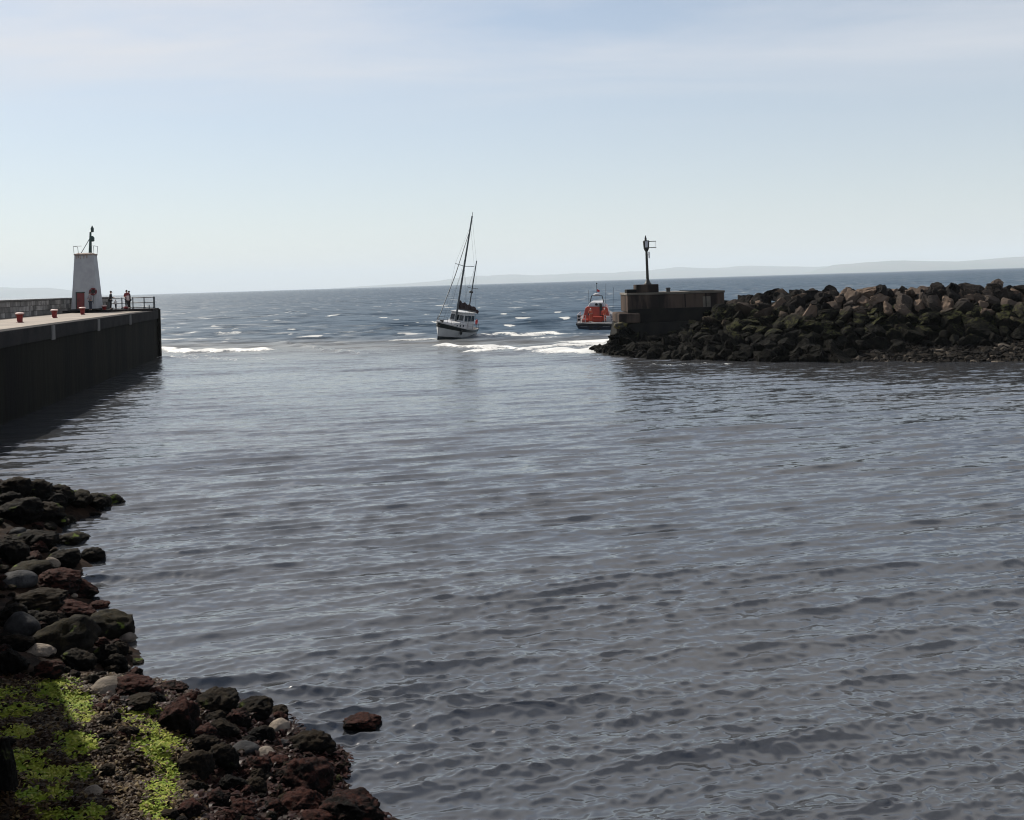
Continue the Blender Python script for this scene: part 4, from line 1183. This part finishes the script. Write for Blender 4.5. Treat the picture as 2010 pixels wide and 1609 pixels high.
# pedestal
xa, xb = PD(1250, 570, DB).x, PD(1294, 570, DB).x
zp = zat(1272, 558, DB)
mb = MB(ho); mb.prism([(xa, DB + 0.3), (xb, DB + 0.3), (xb, DB + 2.4), (xa, DB + 2.4)], ztop + 0.03, zp); mb.build('pedestal', m_blk, head, bevel=0.04)
mb = MB(ho); mb.prism([(hl, DB + 0.25), (xa - 0.003, DB + 0.25), (xa - 0.003, DB + 2.0), (hl, DB + 2.0)], ztop + 0.03, zat(1240, 568, DB)); mb.build('step', m_blkd, head, bevel=0.04)
mb = MB(ho); xk = PD(1314, 575, DB).x; mb.loft([[Vector((xk + x * w_, DB + 0.7 + y * w_, z)) for x, y in ((-1, -1), (1, -1), (1, 1), (-1, 1))] for w_, z in ((0.16, ztop + 0.03), (0.15, ztop + 0.26), (0.19, ztop + 0.29), (0.17, ztop + 0.40))]); mb.build('mooring_post', m_dark, head)
mb = MB(ho); mb.prism([(hr + 0.052, DB + 0.3), (hr + 0.62, DB + 0.3), (hr + 0.62, DB + 4), (hr + 0.052, DB + 4)], zb - 0.5, zat(1425, 590, DB)); mb.build('end_step', m_blkd, head, bevel=0.04)

# beacon
bx = PD(1271.5, 556, DB + 1.2); bx.z = zp + 0.003
bea = tag(empty('harbour_beacon', tuple(bx), (0, R(-0.6), 0)), 'black beacon post with white panelled lantern box on the breakwater head', 'beacon')
HB = (556 - 460) * (DB + 1.2) / F
m_panel = mat('pale_grey_panel', (0.55, 0.56, 0.60), (0.47, 0.48, 0.52), 3, 0.6)
mb = MB(); mb.lathe((0, 0, 0), [(0.34, 0), (0.33, 0.05), (0.24, 0.16), (0.15, 0.38), (0.125, 0.44)], 12); mb.build('flared_base', m_dark, bea, True)
mb = MB(); mb.tube([(0, 0, 0.42), (0, 0, HB - 1.35)], [0.125, 0.10], 14); mb.build('post', m_dark, bea, True)
z0 = HB - 1.38
mb = MB(); mb.loft([oct_ring(0.24, 0.05, z0), oct_ring(0.44, 0.08, z0 + 0.26), oct_ring(0.52, 0.08, z0 + 0.86), oct_ring(0.46, 0.07, z0 + 0.94)]); box_ = mb.build('lantern_box', m_dark, bea)
mb = MB(); mb.hexa([(-0.13, -0.262, z0 + 0.34), (0.09, -0.262, z0 + 0.34), (0.09, -0.2, z0 + 0.34), (-0.13, -0.2, z0 + 0.34), (-0.11, -0.285, z0 + 0.86), (0.14, -0.285, z0 + 0.86), (0.14, -0.2, z0 + 0.86), (-0.11, -0.2, z0 + 0.86)]); mb.build('white_panel', m_panel, box_)
mb = MB(); mb.lathe((-0.03, 0, z0 + 0.94), [(0.10, 0), (0.09, 0.2), (0.06, 0.30), (0.03, 0.44)], 12); mb.build('lamp', m_dark, bea, True)
for h, L in ((0.82, 0.86), (0.28, 0.86)):
    mb = MB(); mb.box((0.2, -0.04, z0 + h), (L, 0.04, z0 + h + 0.06)); mb.build('bracket', m_dark, bea)
mb = MB(); mb.tube([(0.80, 0, z0 + 0.34), (0.80, 0, z0 + 0.83)], 0.012, 6); mb.build('rod', m_panel, bea)
mb = MB(); mb.box((0.16, -0.06, z0 - 0.60), (0.27, 0.06, z0 - 0.05)); mb.tube([(0.10, 0, z0 - 0.3), (0.2, 0, z0 - 0.3)], 0.03, 6); mb.build('junction_box', m_panel, bea)

# ================================================================ THE TWO-MASTED YACHT
m_hullw = mat('white_hull_paint', (0.50, 0.50, 0.50), (0.44, 0.44, 0.44), 1.5, 0.35, spec=0.5)
m_hullk = mat('black_green_band', (0.006, 0.010, 0.009), None, 1.5, 0.3)
m_anti = mat('dark_antifouling', (0.012, 0.020, 0.024), None, 2, 0.6)
m_teak = mat('weathered_deck', (0.30, 0.27, 0.23), None, 6, 0.8)
m_cabin = mat('white_cabin', (0.48, 0.48, 0.48), (0.42, 0.42, 0.43), 2, 0.45)
m_alu = mat('dull_mast_metal', (0.075, 0.085, 0.095), (0.05, 0.06, 0.068), 3, 0.5, metallic=0.4)
m_sailc = mat('maroon_sail_cover', (0.022, 0.006, 0.007), (0.014, 0.005, 0.006), 3, 0.85)
m_wire = mat('rigging_wire', (0.06, 0.065, 0.07), None, 3, 0.5, metallic=0.4)
m_redf = mat('red_cloth', (0.42, 0.03, 0.03), None, 3, 0.8)
yl = P(861, 667, 0.0)
PHI = R(15)
hx = math.atan2(-math.cos(PHI), -math.sin(PHI))
hvec = Vector((-math.sin(PHI), -math.cos(PHI), 0))
LY = 10.6
yc = yl - hvec * (LY / 2 - 0.35)
yacht = tag(empty('sailing_yacht', (yc.x, yc.y, 0.12)), 'white two masted yacht with black band heeling in the harbour entrance', 'yacht')
yacht.rotation_mode = 'XYZ'
yacht.rotation_euler = (R(-10.8), R(-1.5), hx)
def ysec(x):                                           # half beam, sheer, at station x (-0.5 stern .. 0.5 bow)
    f = x + 0.5
    bm_ = 1.86 * (1 - abs((f - 0.42) / 0.58) ** 2.3) if f > 0.42 else 1.86 - 0.5 * ((0.42 - f) / 0.42) ** 2
    return max(bm_, 0.03), 0.95 + 0.85 * max(0, (f - 0.25) / 0.75) ** 1.7 + 0.12 * (1 - f) ** 2
def hull_strip(name, a, b_, m, deep=False, off=0.0):
    """strip of the hull between height fractions a..b (0 = waterline, 1 = sheer)"""
    mb = MB()
    for s in (-1, 1):
        rows = []
        for i in range(25):
            x = -0.5 + i / 24.0
            hb_, sh_ = ysec(x)
            row = []
            for j in range(5):
                f = a + (b_ - a) * j / 4
                z = f * sh_ if f >= 0 else f
                fl_ = 0.80 + 0.20 * max(f, 0) ** 0.8 if f >= 0 else 0.80 + f * 0.55
                rake = 0.55 * max(f, 0) * (max(0, i - 16) / 8.0) ** 2 - (0.10 * max(f, 0) if i < 2 else 0)
                narrow = 1.0 if i < 12 else 1 - (1 - max(f, 0) ** 0.7) * 0.45 * ((i - 12) / 12.0)
                row.append(Vector((x * LY + rake, s * (hb_ * fl_ * narrow + off), z)))
            rows.append(row)
        vs = [p for r_ in rows for p in r_]
        mb.add(vs, [(i * 5 + j, i * 5 + j + 1, (i + 1) * 5 + j + 1, (i + 1) * 5 + j) for i in range(24) for j in range(4)])
        if s == 1: edge_r = rows
        else: edge_l = rows
    tr = [edge_l[0][j] for j in range(5)] + [edge_r[0][j] for j in range(4, -1, -1)]
    mb.add(tr, [tuple(range(10))])
    bw_ = [edge_l[-1][j] for j in range(5)] + [edge_r[-1][j] for j in range(4, -1, -1)]
    mb.add(bw_, [tuple(range(10))])
    return mb.build(name, m, yacht, True)
hull_strip('hull_bottom', -0.75, 0.10, m_anti)
hull_strip('hull', 0.10, 0.66, m_hullw)
hull_strip('black_band', 0.66, 0.94, m_hullk, off=0.012)
hull_strip('toe_rail', 0.94, 1.0, m_hullw, off=0.02)
mb = MB(); ring = []
for s in (1, -1):
    for i in (range(25) if s == 1 else range(24, -1, -1)):
        x = -0.5 + i / 24.0; hb_, sh_ = ysec(x)
        ring.append(Vector((x * LY + 0.5 * (max(0, i - 16) / 8.0) ** 2, s * hb_ * 0.98, sh_ * 0.93)))
n = len(ring); mb.add(ring, [(i, i + 1, n - 2 - i, n - 1 - i) for i in range(n // 2 - 1)]); mb.build('deck', m_teak, yacht)
# coachroof and wheelhouse
def tray(w0, w1, x0, x1, xr0, xr1, z0, z1): 
    return [[Vector((x0, -w0, z0)), Vector((x1, -w0 * 0.7, z0)), Vector((x1, w0 * 0.7, z0)), Vector((x0, w0, z0))], [Vector((xr0, -w1, z1)), Vector((xr1, -w1 * 0.72, z1)), Vector((xr1, w1 * 0.72, z1)), Vector((xr0, w1, z1))]]
mb = MB(); mb.loft(tray(1.28, 1.12, -1.0, 3.3, -1.0, 3.0, 0.95, 1.72)); roofc = mb.build('coachroof', m_cabin, yacht, bevel=0.06)
for s in (-1, 1):
    for x in (0.2, 1.1, 2.0):
        mb = MB(); w_ = 1.24 * (1 - 0.3 * (x + 1.0) / 4.3); mb.lathe((x, s * (w_ + 0.0), 1.40), [(0.12, -0.03), (0.12, 0.03)], 12, 1); mb.build('porthole', m_glass, roofc)
mb = MB(); mb.loft(tray(1.26, 1.10, -3.6, -0.2, -3.6, -0.55, 0.95, 2.75)); wh = mb.build('wheelhouse', m_cabin, yacht, bevel=0.06)
mb = MB(); mb.loft(tray(1.26, 1.24, -3.9, -0.3, -3.9, -0.32, 2.753, 2.85)); mb.build('wheelhouse_roof', m_cabin, yacht, bevel=0.03)
def wallpt(s, x, z, off):                              # on the slanted side of the wheelhouse
    k = (z - 0.95) / 1.8
    w0 = 1.26 - 0.16 * k; tx = (x + 3.6) / 3.4; wf = w0 * (1 - (0.3 - 0.02 * k) * max(0, tx) * 1.0)
    return Vector((x, s * (wf + off), z))
for s in (-1, 1):
    for xa_, xb_ in ((-3.45, -2.65), (-2.45, -1.65), (-1.45, -0.75)):
        mb = MB(); q = [wallpt(s, xa_, 1.85, -0.02), wallpt(s, xb_, 1.85, -0.02), wallpt(s, xb_, 1.85, 0.02), wallpt(s, xa_, 1.85, 0.02), wallpt(s, xa_, 2.5, -0.02), wallpt(s, xb_, 2.5, -0.02), wallpt(s, xb_, 2.5, 0.02), wallpt(s, xa_, 2.5, 0.02)]
        mb.hexa(q); mb.build('window', m_glass, wh)
for y0, y1 in ((-0.78, -0.30), (-0.24, 0.24), (0.30, 0.78)):
    mb = MB(); f = lambda z, o: -0.2 - 0.35 * (z - 0.95) / 1.8 + o
    mb.hexa([(f(1.9, -0.02), y0, 1.9), (f(1.9, 0.02), y0, 1.9), (f(1.9, 0.02), y1, 1.9), (f(1.9, -0.02), y1, 1.9), (f(2.5, -0.02), y0, 2.5), (f(2.5, 0.02), y0, 2.5), (f(2.5, 0.02), y1, 2.5), (f(2.5, -0.02), y1, 2.5)]); mb.build('windscreen', m_glass, wh)
# spars
MZ = 13.9
mm = MB(); mm.tube([(-0.1, 0, 1.7), (-0.1, 0, 7.0), (-0.12, 0, MZ)], [0.115, 0.11, 0.085], 10); mainm = mm.build('main_mast', m_alu, yacht, True)
mb = MB(); mb.tube([(-0.12, 0, MZ), (-0.12, 0, MZ + 0.45)], 0.03, 6); mb.build('masthead_aerial', m_wire, mainm)
for s in (-1, 1):
    mb = MB(); mb.tube([(-0.1, 0, 8.1), (-0.25, s * 1.15, 8.25)], 0.035, 6); mb.build('spreader', m_alu, mainm)
mb = MB(); mb.tube([(-4.5, 0, 1.2), (-4.52, 0, 8.9)], [0.085, 0.06], 10); miz = mb.build('mizzen_mast', m_alu, yacht, True)
for s in (-1, 1):
    mb = MB(); mb.tube([(-4.5, 0, 5.6), (-4.55, s * 0.7, 5.68)], 0.028, 6); mb.build('spreader', m_alu, miz)
mb = MB(); mb.lathe((-4.28, 0, 5.05), [(0.20, 0), (0.26, 0.05), (0.26, 0.17), (0.18, 0.24)], 16); mb.build('radar_dome', m_dark, miz, True)
# booms with covered sails
def covered(x0, x1, z0, z1, h0, h1, yend):
    q = MB(); rings = []
    for i in range(13):
        f = i / 12; x = x0 + (x1 - x0) * f; z = z0 + (z1 - z0) * f; h = (h0 + (h1 - h0) * f) * (1 + 0.14 * math.sin(f * 23)); w_ = 0.14 + 0.05 * math.sin(f * 17 + 1)
        rings.append([Vector((x, yend * f + w_ * math.cos(t), z + h * 0.5 + h * 0.5 * math.sin(t))) for t in [2 * math.pi * k / 10 for k in range(10)]])
    q.loft(rings); return q
mb = MB(); mb.tube([(-0.25, 0, 3.15), (-3.7, 1.1, 3.0)], 0.07, 8); boom = mb.build('main_boom', m_alu, yacht, True)
covered(-0.22, -3.6, 3.18, 3.05, 0.95, 0.42, 1.08).build('sail_cover', m_sailc, boom, True)
mb = MB(); mb.tube([(-4.6, 0, 2.75), (-6.0, 0.75, 2.7)], 0.05, 8); mboom = mb.build('mizzen_boom', m_alu, yacht, True)
covered(-4.58, -5.95, 2.78, 2.74, 0.6, 0.34, 0.73).build('sail_cover', m_sailc, mboom, True)
# rigging
BOWX = LY / 2 + 0.5
mb = MB(); mb.tube([(BOWX + 0.35, 0, 1.95), (2.6, 0, 7.0), (-0.05, 0, 12.2)], [0.04, 0.055, 0.03], 8); mb.build('furled_headsail', m_alu, yacht, True)
for nm, a, b_ in [('backstay', (-0.12, 0, MZ - 0.1), (-4.5, 0, 8.8)), ('inner_forestay', (2.9, 0, 1.75), (-0.08, 0, 9.6))] + \
        [('shroud', (-0.3 + dx, s * 1.5, 1.15), (-0.1, 0, 8.2)) for s in (-1, 1) for dx in (-0.5, 0.5)] + [('shroud', (-0.25, s * 1.15, 8.25), (-0.12, 0, 12.8)) for s in (-1, 1)] + \
        [('shroud', (-0.3, s * 1.5, 1.15), (-0.25, s * 1.15, 8.25)) for s in (-1, 1)] + [('shroud', (-4.3, s * 1.2, 1.1), (-4.52, 0, 8.6)) for s in (-1, 1)]:
    mb = MB(); mb.tube([a, b_], 0.008, 5); mb.build(nm, m_wire, yacht)
# bow platform, pulpit, guard rails
mb = MB(); mb.box((LY / 2 + 0.1, -0.2, 1.80), (LY / 2 + 1.0, 0.2, 1.88)); mb.build('bow_platform', m_cabin, yacht, bevel=0.02)
mb = MB()
for s in (-1, 1): mb.tube([(LY / 2 - 0.9, s * 0.55, 1.72), (LY / 2 - 0.7, s * 0.5, 2.35), (LY / 2 + 0.9, s * 0.14, 2.42), (LY / 2 + 0.95, 0, 2.42)], 0.02, 6)
mb.build('pulpit', m_wire, yacht)
for s in (-1, 1):
    rl_ = []
    for x in (-0.46, -0.30, -0.12, 0.06, 0.22, 0.36):
        hb_, sh_ = ysec(x); p = Vector((x * LY, s * hb_ * 0.96, sh_)); rl_.append(p + Vector((0, 0, 0.6)))
        mb = MB(); mb.tube([p - Vector((0, 0, 0.06)), p + Vector((0, 0, 0.62))], 0.017, 6); mb.build('stanchion', m_wire, yacht)
    for h in (0.0, -0.28):
        mb = MB(); mb.tube([p + Vector((0, 0, h)) for p in rl_], 0.010, 5); mb.build('guard_wire', m_wire, yacht)
mb = MB(); mb.box((LY / 2 - 0.75, -0.16, 1.70), (LY / 2 - 0.3, 0.16, 1.98)); mb.build('windlass', m_dark, yacht, bevel=0.04)
mb = MB(); mb.tube([(LY / 2 + 0.95, 0.05, 1.84), (LY / 2 + 0.85, 0.05, 1.35)], 0.035, 6); mb.tube([(LY / 2 + 0.72, -0.2, 1.42), (LY / 2 + 0.85, 0.05, 1.32), (LY / 2 + 0.72, 0.3, 1.42)], 0.03, 6); mb.build('anchor', m_dark, yacht)
mb = MB(); mb.torus((-4.6, 1.15, 1.75), 0.24, 0.075, 1); mb.build('horseshoe_buoy', m_redf, yacht, True)
mb = MB(); mb.ball((1.9, 1.52, 0.75), 0.14, 0.14, 0.30); mb.build('fender', m_dark, yacht, True)
mb = MB(); mb.box((-5.25, -0.5, 1.05), (-4.3, 0.5, 1.55)); mb.build('stern_locker', m_cabin, yacht, bevel=0.05)

# ================================================================ THE LIFEBOAT
m_orange = mat('orange_lifeboat_paint', (0.36, 0.034, 0.010), (0.27, 0.026, 0.010), 1.2, 0.4)
m_navy = mat('navy_hull_paint', (0.010, 0.013, 0.030), None, 2, 0.35)
m_fend = mat('black_rubber_fender', (0.010, 0.010, 0.010), None, 3, 0.7)
m_lbw = mat('white_lifeboat_paint', (0.42, 0.41, 0.42), None, 2, 0.4)
m_lbgrey = mat('grey_nonslip_deck', (0.17, 0.17, 0.18), None, 8, 0.9)
m_rb = mat('pale_rail_tube', (0.55, 0.47, 0.45), None, 4, 0.4)
LL, LPHI = 13.2, R(8)
sp_ = P(1168, 646.5, 0.0)
lx = math.atan2(math.cos(LPHI), math.sin(LPHI))
lc = sp_ + Vector((math.sin(LPHI), math.cos(LPHI), 0)) * (LL / 2)
lbo = tag(empty('lifeboat', (lc.x, lc.y, 0.38), (R(1.5), R(-2.5), lx)), 'orange and navy lifeboat seen from the stern beside the breakwater head', 'lifeboat')
lbo.scale = (1.0, 1.05, 0.86)
def lsec(x):
    f = x + 0.5
    return (2.2 if f < 0.5 else 2.2 * (1 - ((f - 0.5) / 0.5) ** 2.2) + 0.04), 0.78 + 1.25 * max(0, (f - 0.35) / 0.65) ** 1.6
def lstrip(name, a, b_, m, off=0.0):
    mb = MB()
    for s in (-1, 1):
        vs = []
        for i in range(21):
            x = -0.5 + i / 20; hb_, sh_ = lsec(x)
            for j in range(4):
                f = a + (b_ - a) * j / 3
                z = f * sh_ if f >= 0 else f
                w_ = hb_ * (0.90 + 0.10 * max(f, 0)) if f >= 0 else hb_ * (0.90 + 0.5 * f)
                if i > 10: w_ *= 1 - 0.35 * ((i - 10) / 10) * (1 - max(f, 0))
                vs.append(Vector((x * LL + (0.5 * f * ((i - 10) / 10) ** 2 if i > 10 else 0), s * (w_ + off), z)))
        mb.add(vs, [(i * 4 + j, i * 4 + j + 1, (i + 1) * 4 + j + 1, (i + 1) * 4 + j) for i in range(20) for j in range(3)])
        if s == -1: el = vs[:4]
        else: er = vs[:4]
    mb.add([*el, *reversed(er)], [tuple(range(8))])
    return mb.build(name, m, lbo, True)
lstrip('hull', -0.7, 0.55, m_navy)
lstrip('fender_belt', 0.55, 0.86, m_fend, 0.06)
lstrip('gunwale', 0.86, 1.0, m_lbgrey, 0.02)
mb = MB(); ring = []
for s in (1, -1):
    for i in (range(21) if s == 1 else range(20, -1, -1)):
        x = -0.5 + i / 20.0; hb_, sh_ = lsec(x); ring.append(Vector((x * LL + (0.45 * ((i - 10) / 10) ** 2 if i > 10 else 0), s * hb_ * 0.99, sh_ * 0.97)))
n = len(ring); mb.add(ring, [(i, i + 1, n - 2 - i, n - 1 - i) for i in range(n // 2 - 1)]); mb.build('deck', m_lbgrey, lbo)
for y0, y1 in ((-1.7, -0.9), (0.9, 1.7)):
    mb = MB(); mb.box((-LL / 2 - 0.09, y0, 0.30), (-LL / 2 - 0.005, y1, 0.40)); mb.build('transom_step', m_lbgrey, lbo)
for y in (-0.45, 0.45):
    mb = MB(); mb.lathe((-LL / 2 - 0.02, y, 0.12), [(0.26, -0.35), (0.22, 0.02)], 12, 0); mb.build('water_jet', m_fend, lbo)
mb = MB(); mb.tube([(-LL / 2 - 0.06, -2.1, 0.58), (-LL / 2 - 0.16, -0.7, 0.66), (-LL / 2 - 0.16, 0.7, 0.66), (-LL / 2 - 0.06, 2.1, 0.58)], 0.11, 8); mb.build('stern_fender', m_fend, lbo, True)
# superstructure
def house(rows):
    q = MB(); q.loft([[Vector((xa_, -w_, z)), Vector((xb_, -w_ * 0.86, z)), Vector((xb_, w_ * 0.86, z)), Vector((xa_, w_, z))] for xa_, xb_, w_, z in rows]); return q
wh2 = house([(-3.6, 3.2, 1.62, 0.78), (-3.5, 2.9, 1.55, 1.5), (-3.2, 2.2, 1.34, 2.65), (-3.1, 1.9, 1.16, 2.85)]).build('wheelhouse', m_orange, lbo, bevel=0.08)
house([(-3.05, 1.7, 1.04, 2.853), (-2.7, 1.2, 0.84, 3.35), (-2.55, 0.9, 0.70, 3.45)]).build('upper_cabin', m_lbw, lbo, bevel=0.06)
mb = MB(); mb.lathe((-2.98, 0.02, 3.18), [(0.17, -0.06), (0.17, 0.12)], 14, 0); mb.build('round_vent', m_fend, lbo)
mb = MB(); mb.hexa([(-3.62, -0.85, 1.45), (-3.62, -0.42, 1.45), (-3.3, -0.42, 1.45), (-3.3, -0.85, 1.45), (-3.25, -0.62, 3.25), (-3.25, -0.36, 3.4), (-2.7, -0.36, 3.4), (-2.7, -0.62, 3.25)]); mb.build('dark_doorway', m_fend, lbo)  # black block standing in for the dark of the tall door opening
for s in (-1, 1):
    mb = MB(); mb.hexa([(-3.66, s * 0.75 - 0.25, 1.65), (-3.66, s * 0.75 + 0.25, 1.65), (-3.4, s * 0.75 + 0.25, 1.65), (-3.4, s * 0.75 - 0.25, 1.65), (-3.50, s * 0.72 - 0.2, 2.3), (-3.50, s * 0.72 + 0.2, 2.3), (-3.3, s * 0.72 + 0.2, 2.3), (-3.3, s * 0.72 - 0.2, 2.3)])
    mb.build('rear_window' if s > 0 else 'rear_hatch', m_glass if s > 0 else m_orange, wh2)
    mb = MB(); mb.hexa([(-2.4, s * 1.30 - 0.16, 2.0), (-2.4, s * 1.30 + 0.16, 2.0), (1.4, s * 1.18 + 0.16, 2.0), (1.4, s * 1.18 - 0.16, 2.0), (-2.3, s * 1.14 - 0.16, 2.5), (-2.3, s * 1.14 + 0.16, 2.5), (1.3, s * 1.06 + 0.16, 2.5), (1.3, s * 1.06 - 0.16, 2.5)]); mb.build('side_window', m_glass, wh2)
mb = MB(); mb.box((-4.7, -0.75, 0.78), (-3.75, 0.35, 1.55)); mb.build('deck_locker', m_orange, lbo, bevel=0.05)
mb = MB(); mb.box((-5.2, 0.85, 0.78), (-4.2, 1.6, 1.2)); mb.build('deck_locker', m_orange, lbo, bevel=0.05)
mb = MB(); mb.lathe((-4.4, -1.45, 0.78), [(0.28, 0), (0.28, 0.75), (0.2, 0.82)], 12); mb.build('liferaft_canister', m_lbw, lbo, True)
# mast, radar, flag
mb = MB()
for s in (-1, 1): mb.tube([(-2.0, s * 0.95, 2.8), (-2.2, s * 0.62, 4.4)], 0.05, 8)
mb.tube([(-2.2, -0.66, 4.38), (-2.2, 0.66, 4.38)], 0.05, 8); arch = mb.build('mast_arch', m_fend, lbo, True)
mb = MB(); mb.lathe((-2.2, 0, 4.42), [(0.36, 0), (0.42, 0.08), (0.36, 0.24), (0.16, 0.34)], 16); mb.build('radar_dome', m_lbw, arch, True)
mb = MB(); mb.tube([(-2.2, 0, 4.7), (-2.2, 0, 6.2)], 0.03, 6); mb.ball((-2.2, 0, 6.2), 0.09); mb.build('light_pole', m_fend, arch)
for y, h in ((-1.05, 6.2), (0.95, 5.2), (-1.9, 5.6)):
    mb = MB(); mb.tube([(-2.1, y, 2.6 if abs(y) < 1.5 else 1.0), (-2.3, y * 1.05, h)], 0.018, 5); mb.build('whip_aerial', m_wire, lbo)
mb = MB(); mb.add([(-2.28, -0.02, 5.0), (-2.5, -0.34, 4.93), (-2.55, -0.36, 5.22), (-2.28, -0.02, 5.38)], [(0, 1, 2, 3)]); fo = mb.build('flag', m_redf, arch); fo.modifiers.new('thick', 'SOLIDIFY').thickness = 0.01
# stern and side rails
m_pts = [(-1.0, 2.05), (-3.0, 2.1), (-4.8, 2.1), (-6.3, 2.05), (-6.45, 1.1), (-6.45, 0.0), (-6.45, -1.1), (-6.3, -2.05), (-4.8, -2.1), (-3.0, -2.1), (-1.0, -2.05)]
for x, y in m_pts:
    if abs(y) < 0.5: continue
    mb = MB(); mb.tube([(x, y, 0.74), (x, y, 1.92)], 0.030, 6); mb.build('stanchion', m_rb, lbo)
for h in (1.9, 1.45, 1.08):
    for seg in (m_pts[:5], m_pts[6:]):
        mb = MB(); mb.tube([(x, y, h) for x, y in seg], 0.026, 6); mb.build('guard_rail', m_rb, lbo)
for k, (x, y) in enumerate(((-5.9, 1.95), (-5.9, 1.95))):
    mb = MB(); mb.box((x - 0.25, y - 0.22, 1.55 - k * 0.55), (x + 0.25, y + 0.20, 1.9 - k * 0.52)); mb.build('rail_pannier', m_fend, lbo, bevel=0.04)
# crew on the after deck
m_crew = mat('orange_yellow_oilskins', (0.48, 0.075, 0.03), (0.36, 0.06, 0.03), 4, 0.7)
m_helm = mat('pale_helmet', (0.62, 0.50, 0.46), None, 4, 0.4)
M_ = Matrix.Translation(lbo.location) @ lbo.rotation_euler.to_matrix().to_4x4() @ Matrix.Diagonal((1.0, 1.05, 0.86, 1))
for (x, y), f_, lab in (((-4.6, -1.05), R(-20), 'crew member in orange oilskins on the right of the lifeboat after deck'), ((-5.4, 0.55), R(-160), 'crew member in orange oilskins standing by the lifeboat stern rail')):
    q = M_ @ Vector((x, y, 0.80))
    person(q, f_, 1.72, m_crew, m_crew, lab, 0.04, 'front', hair=m_helm)
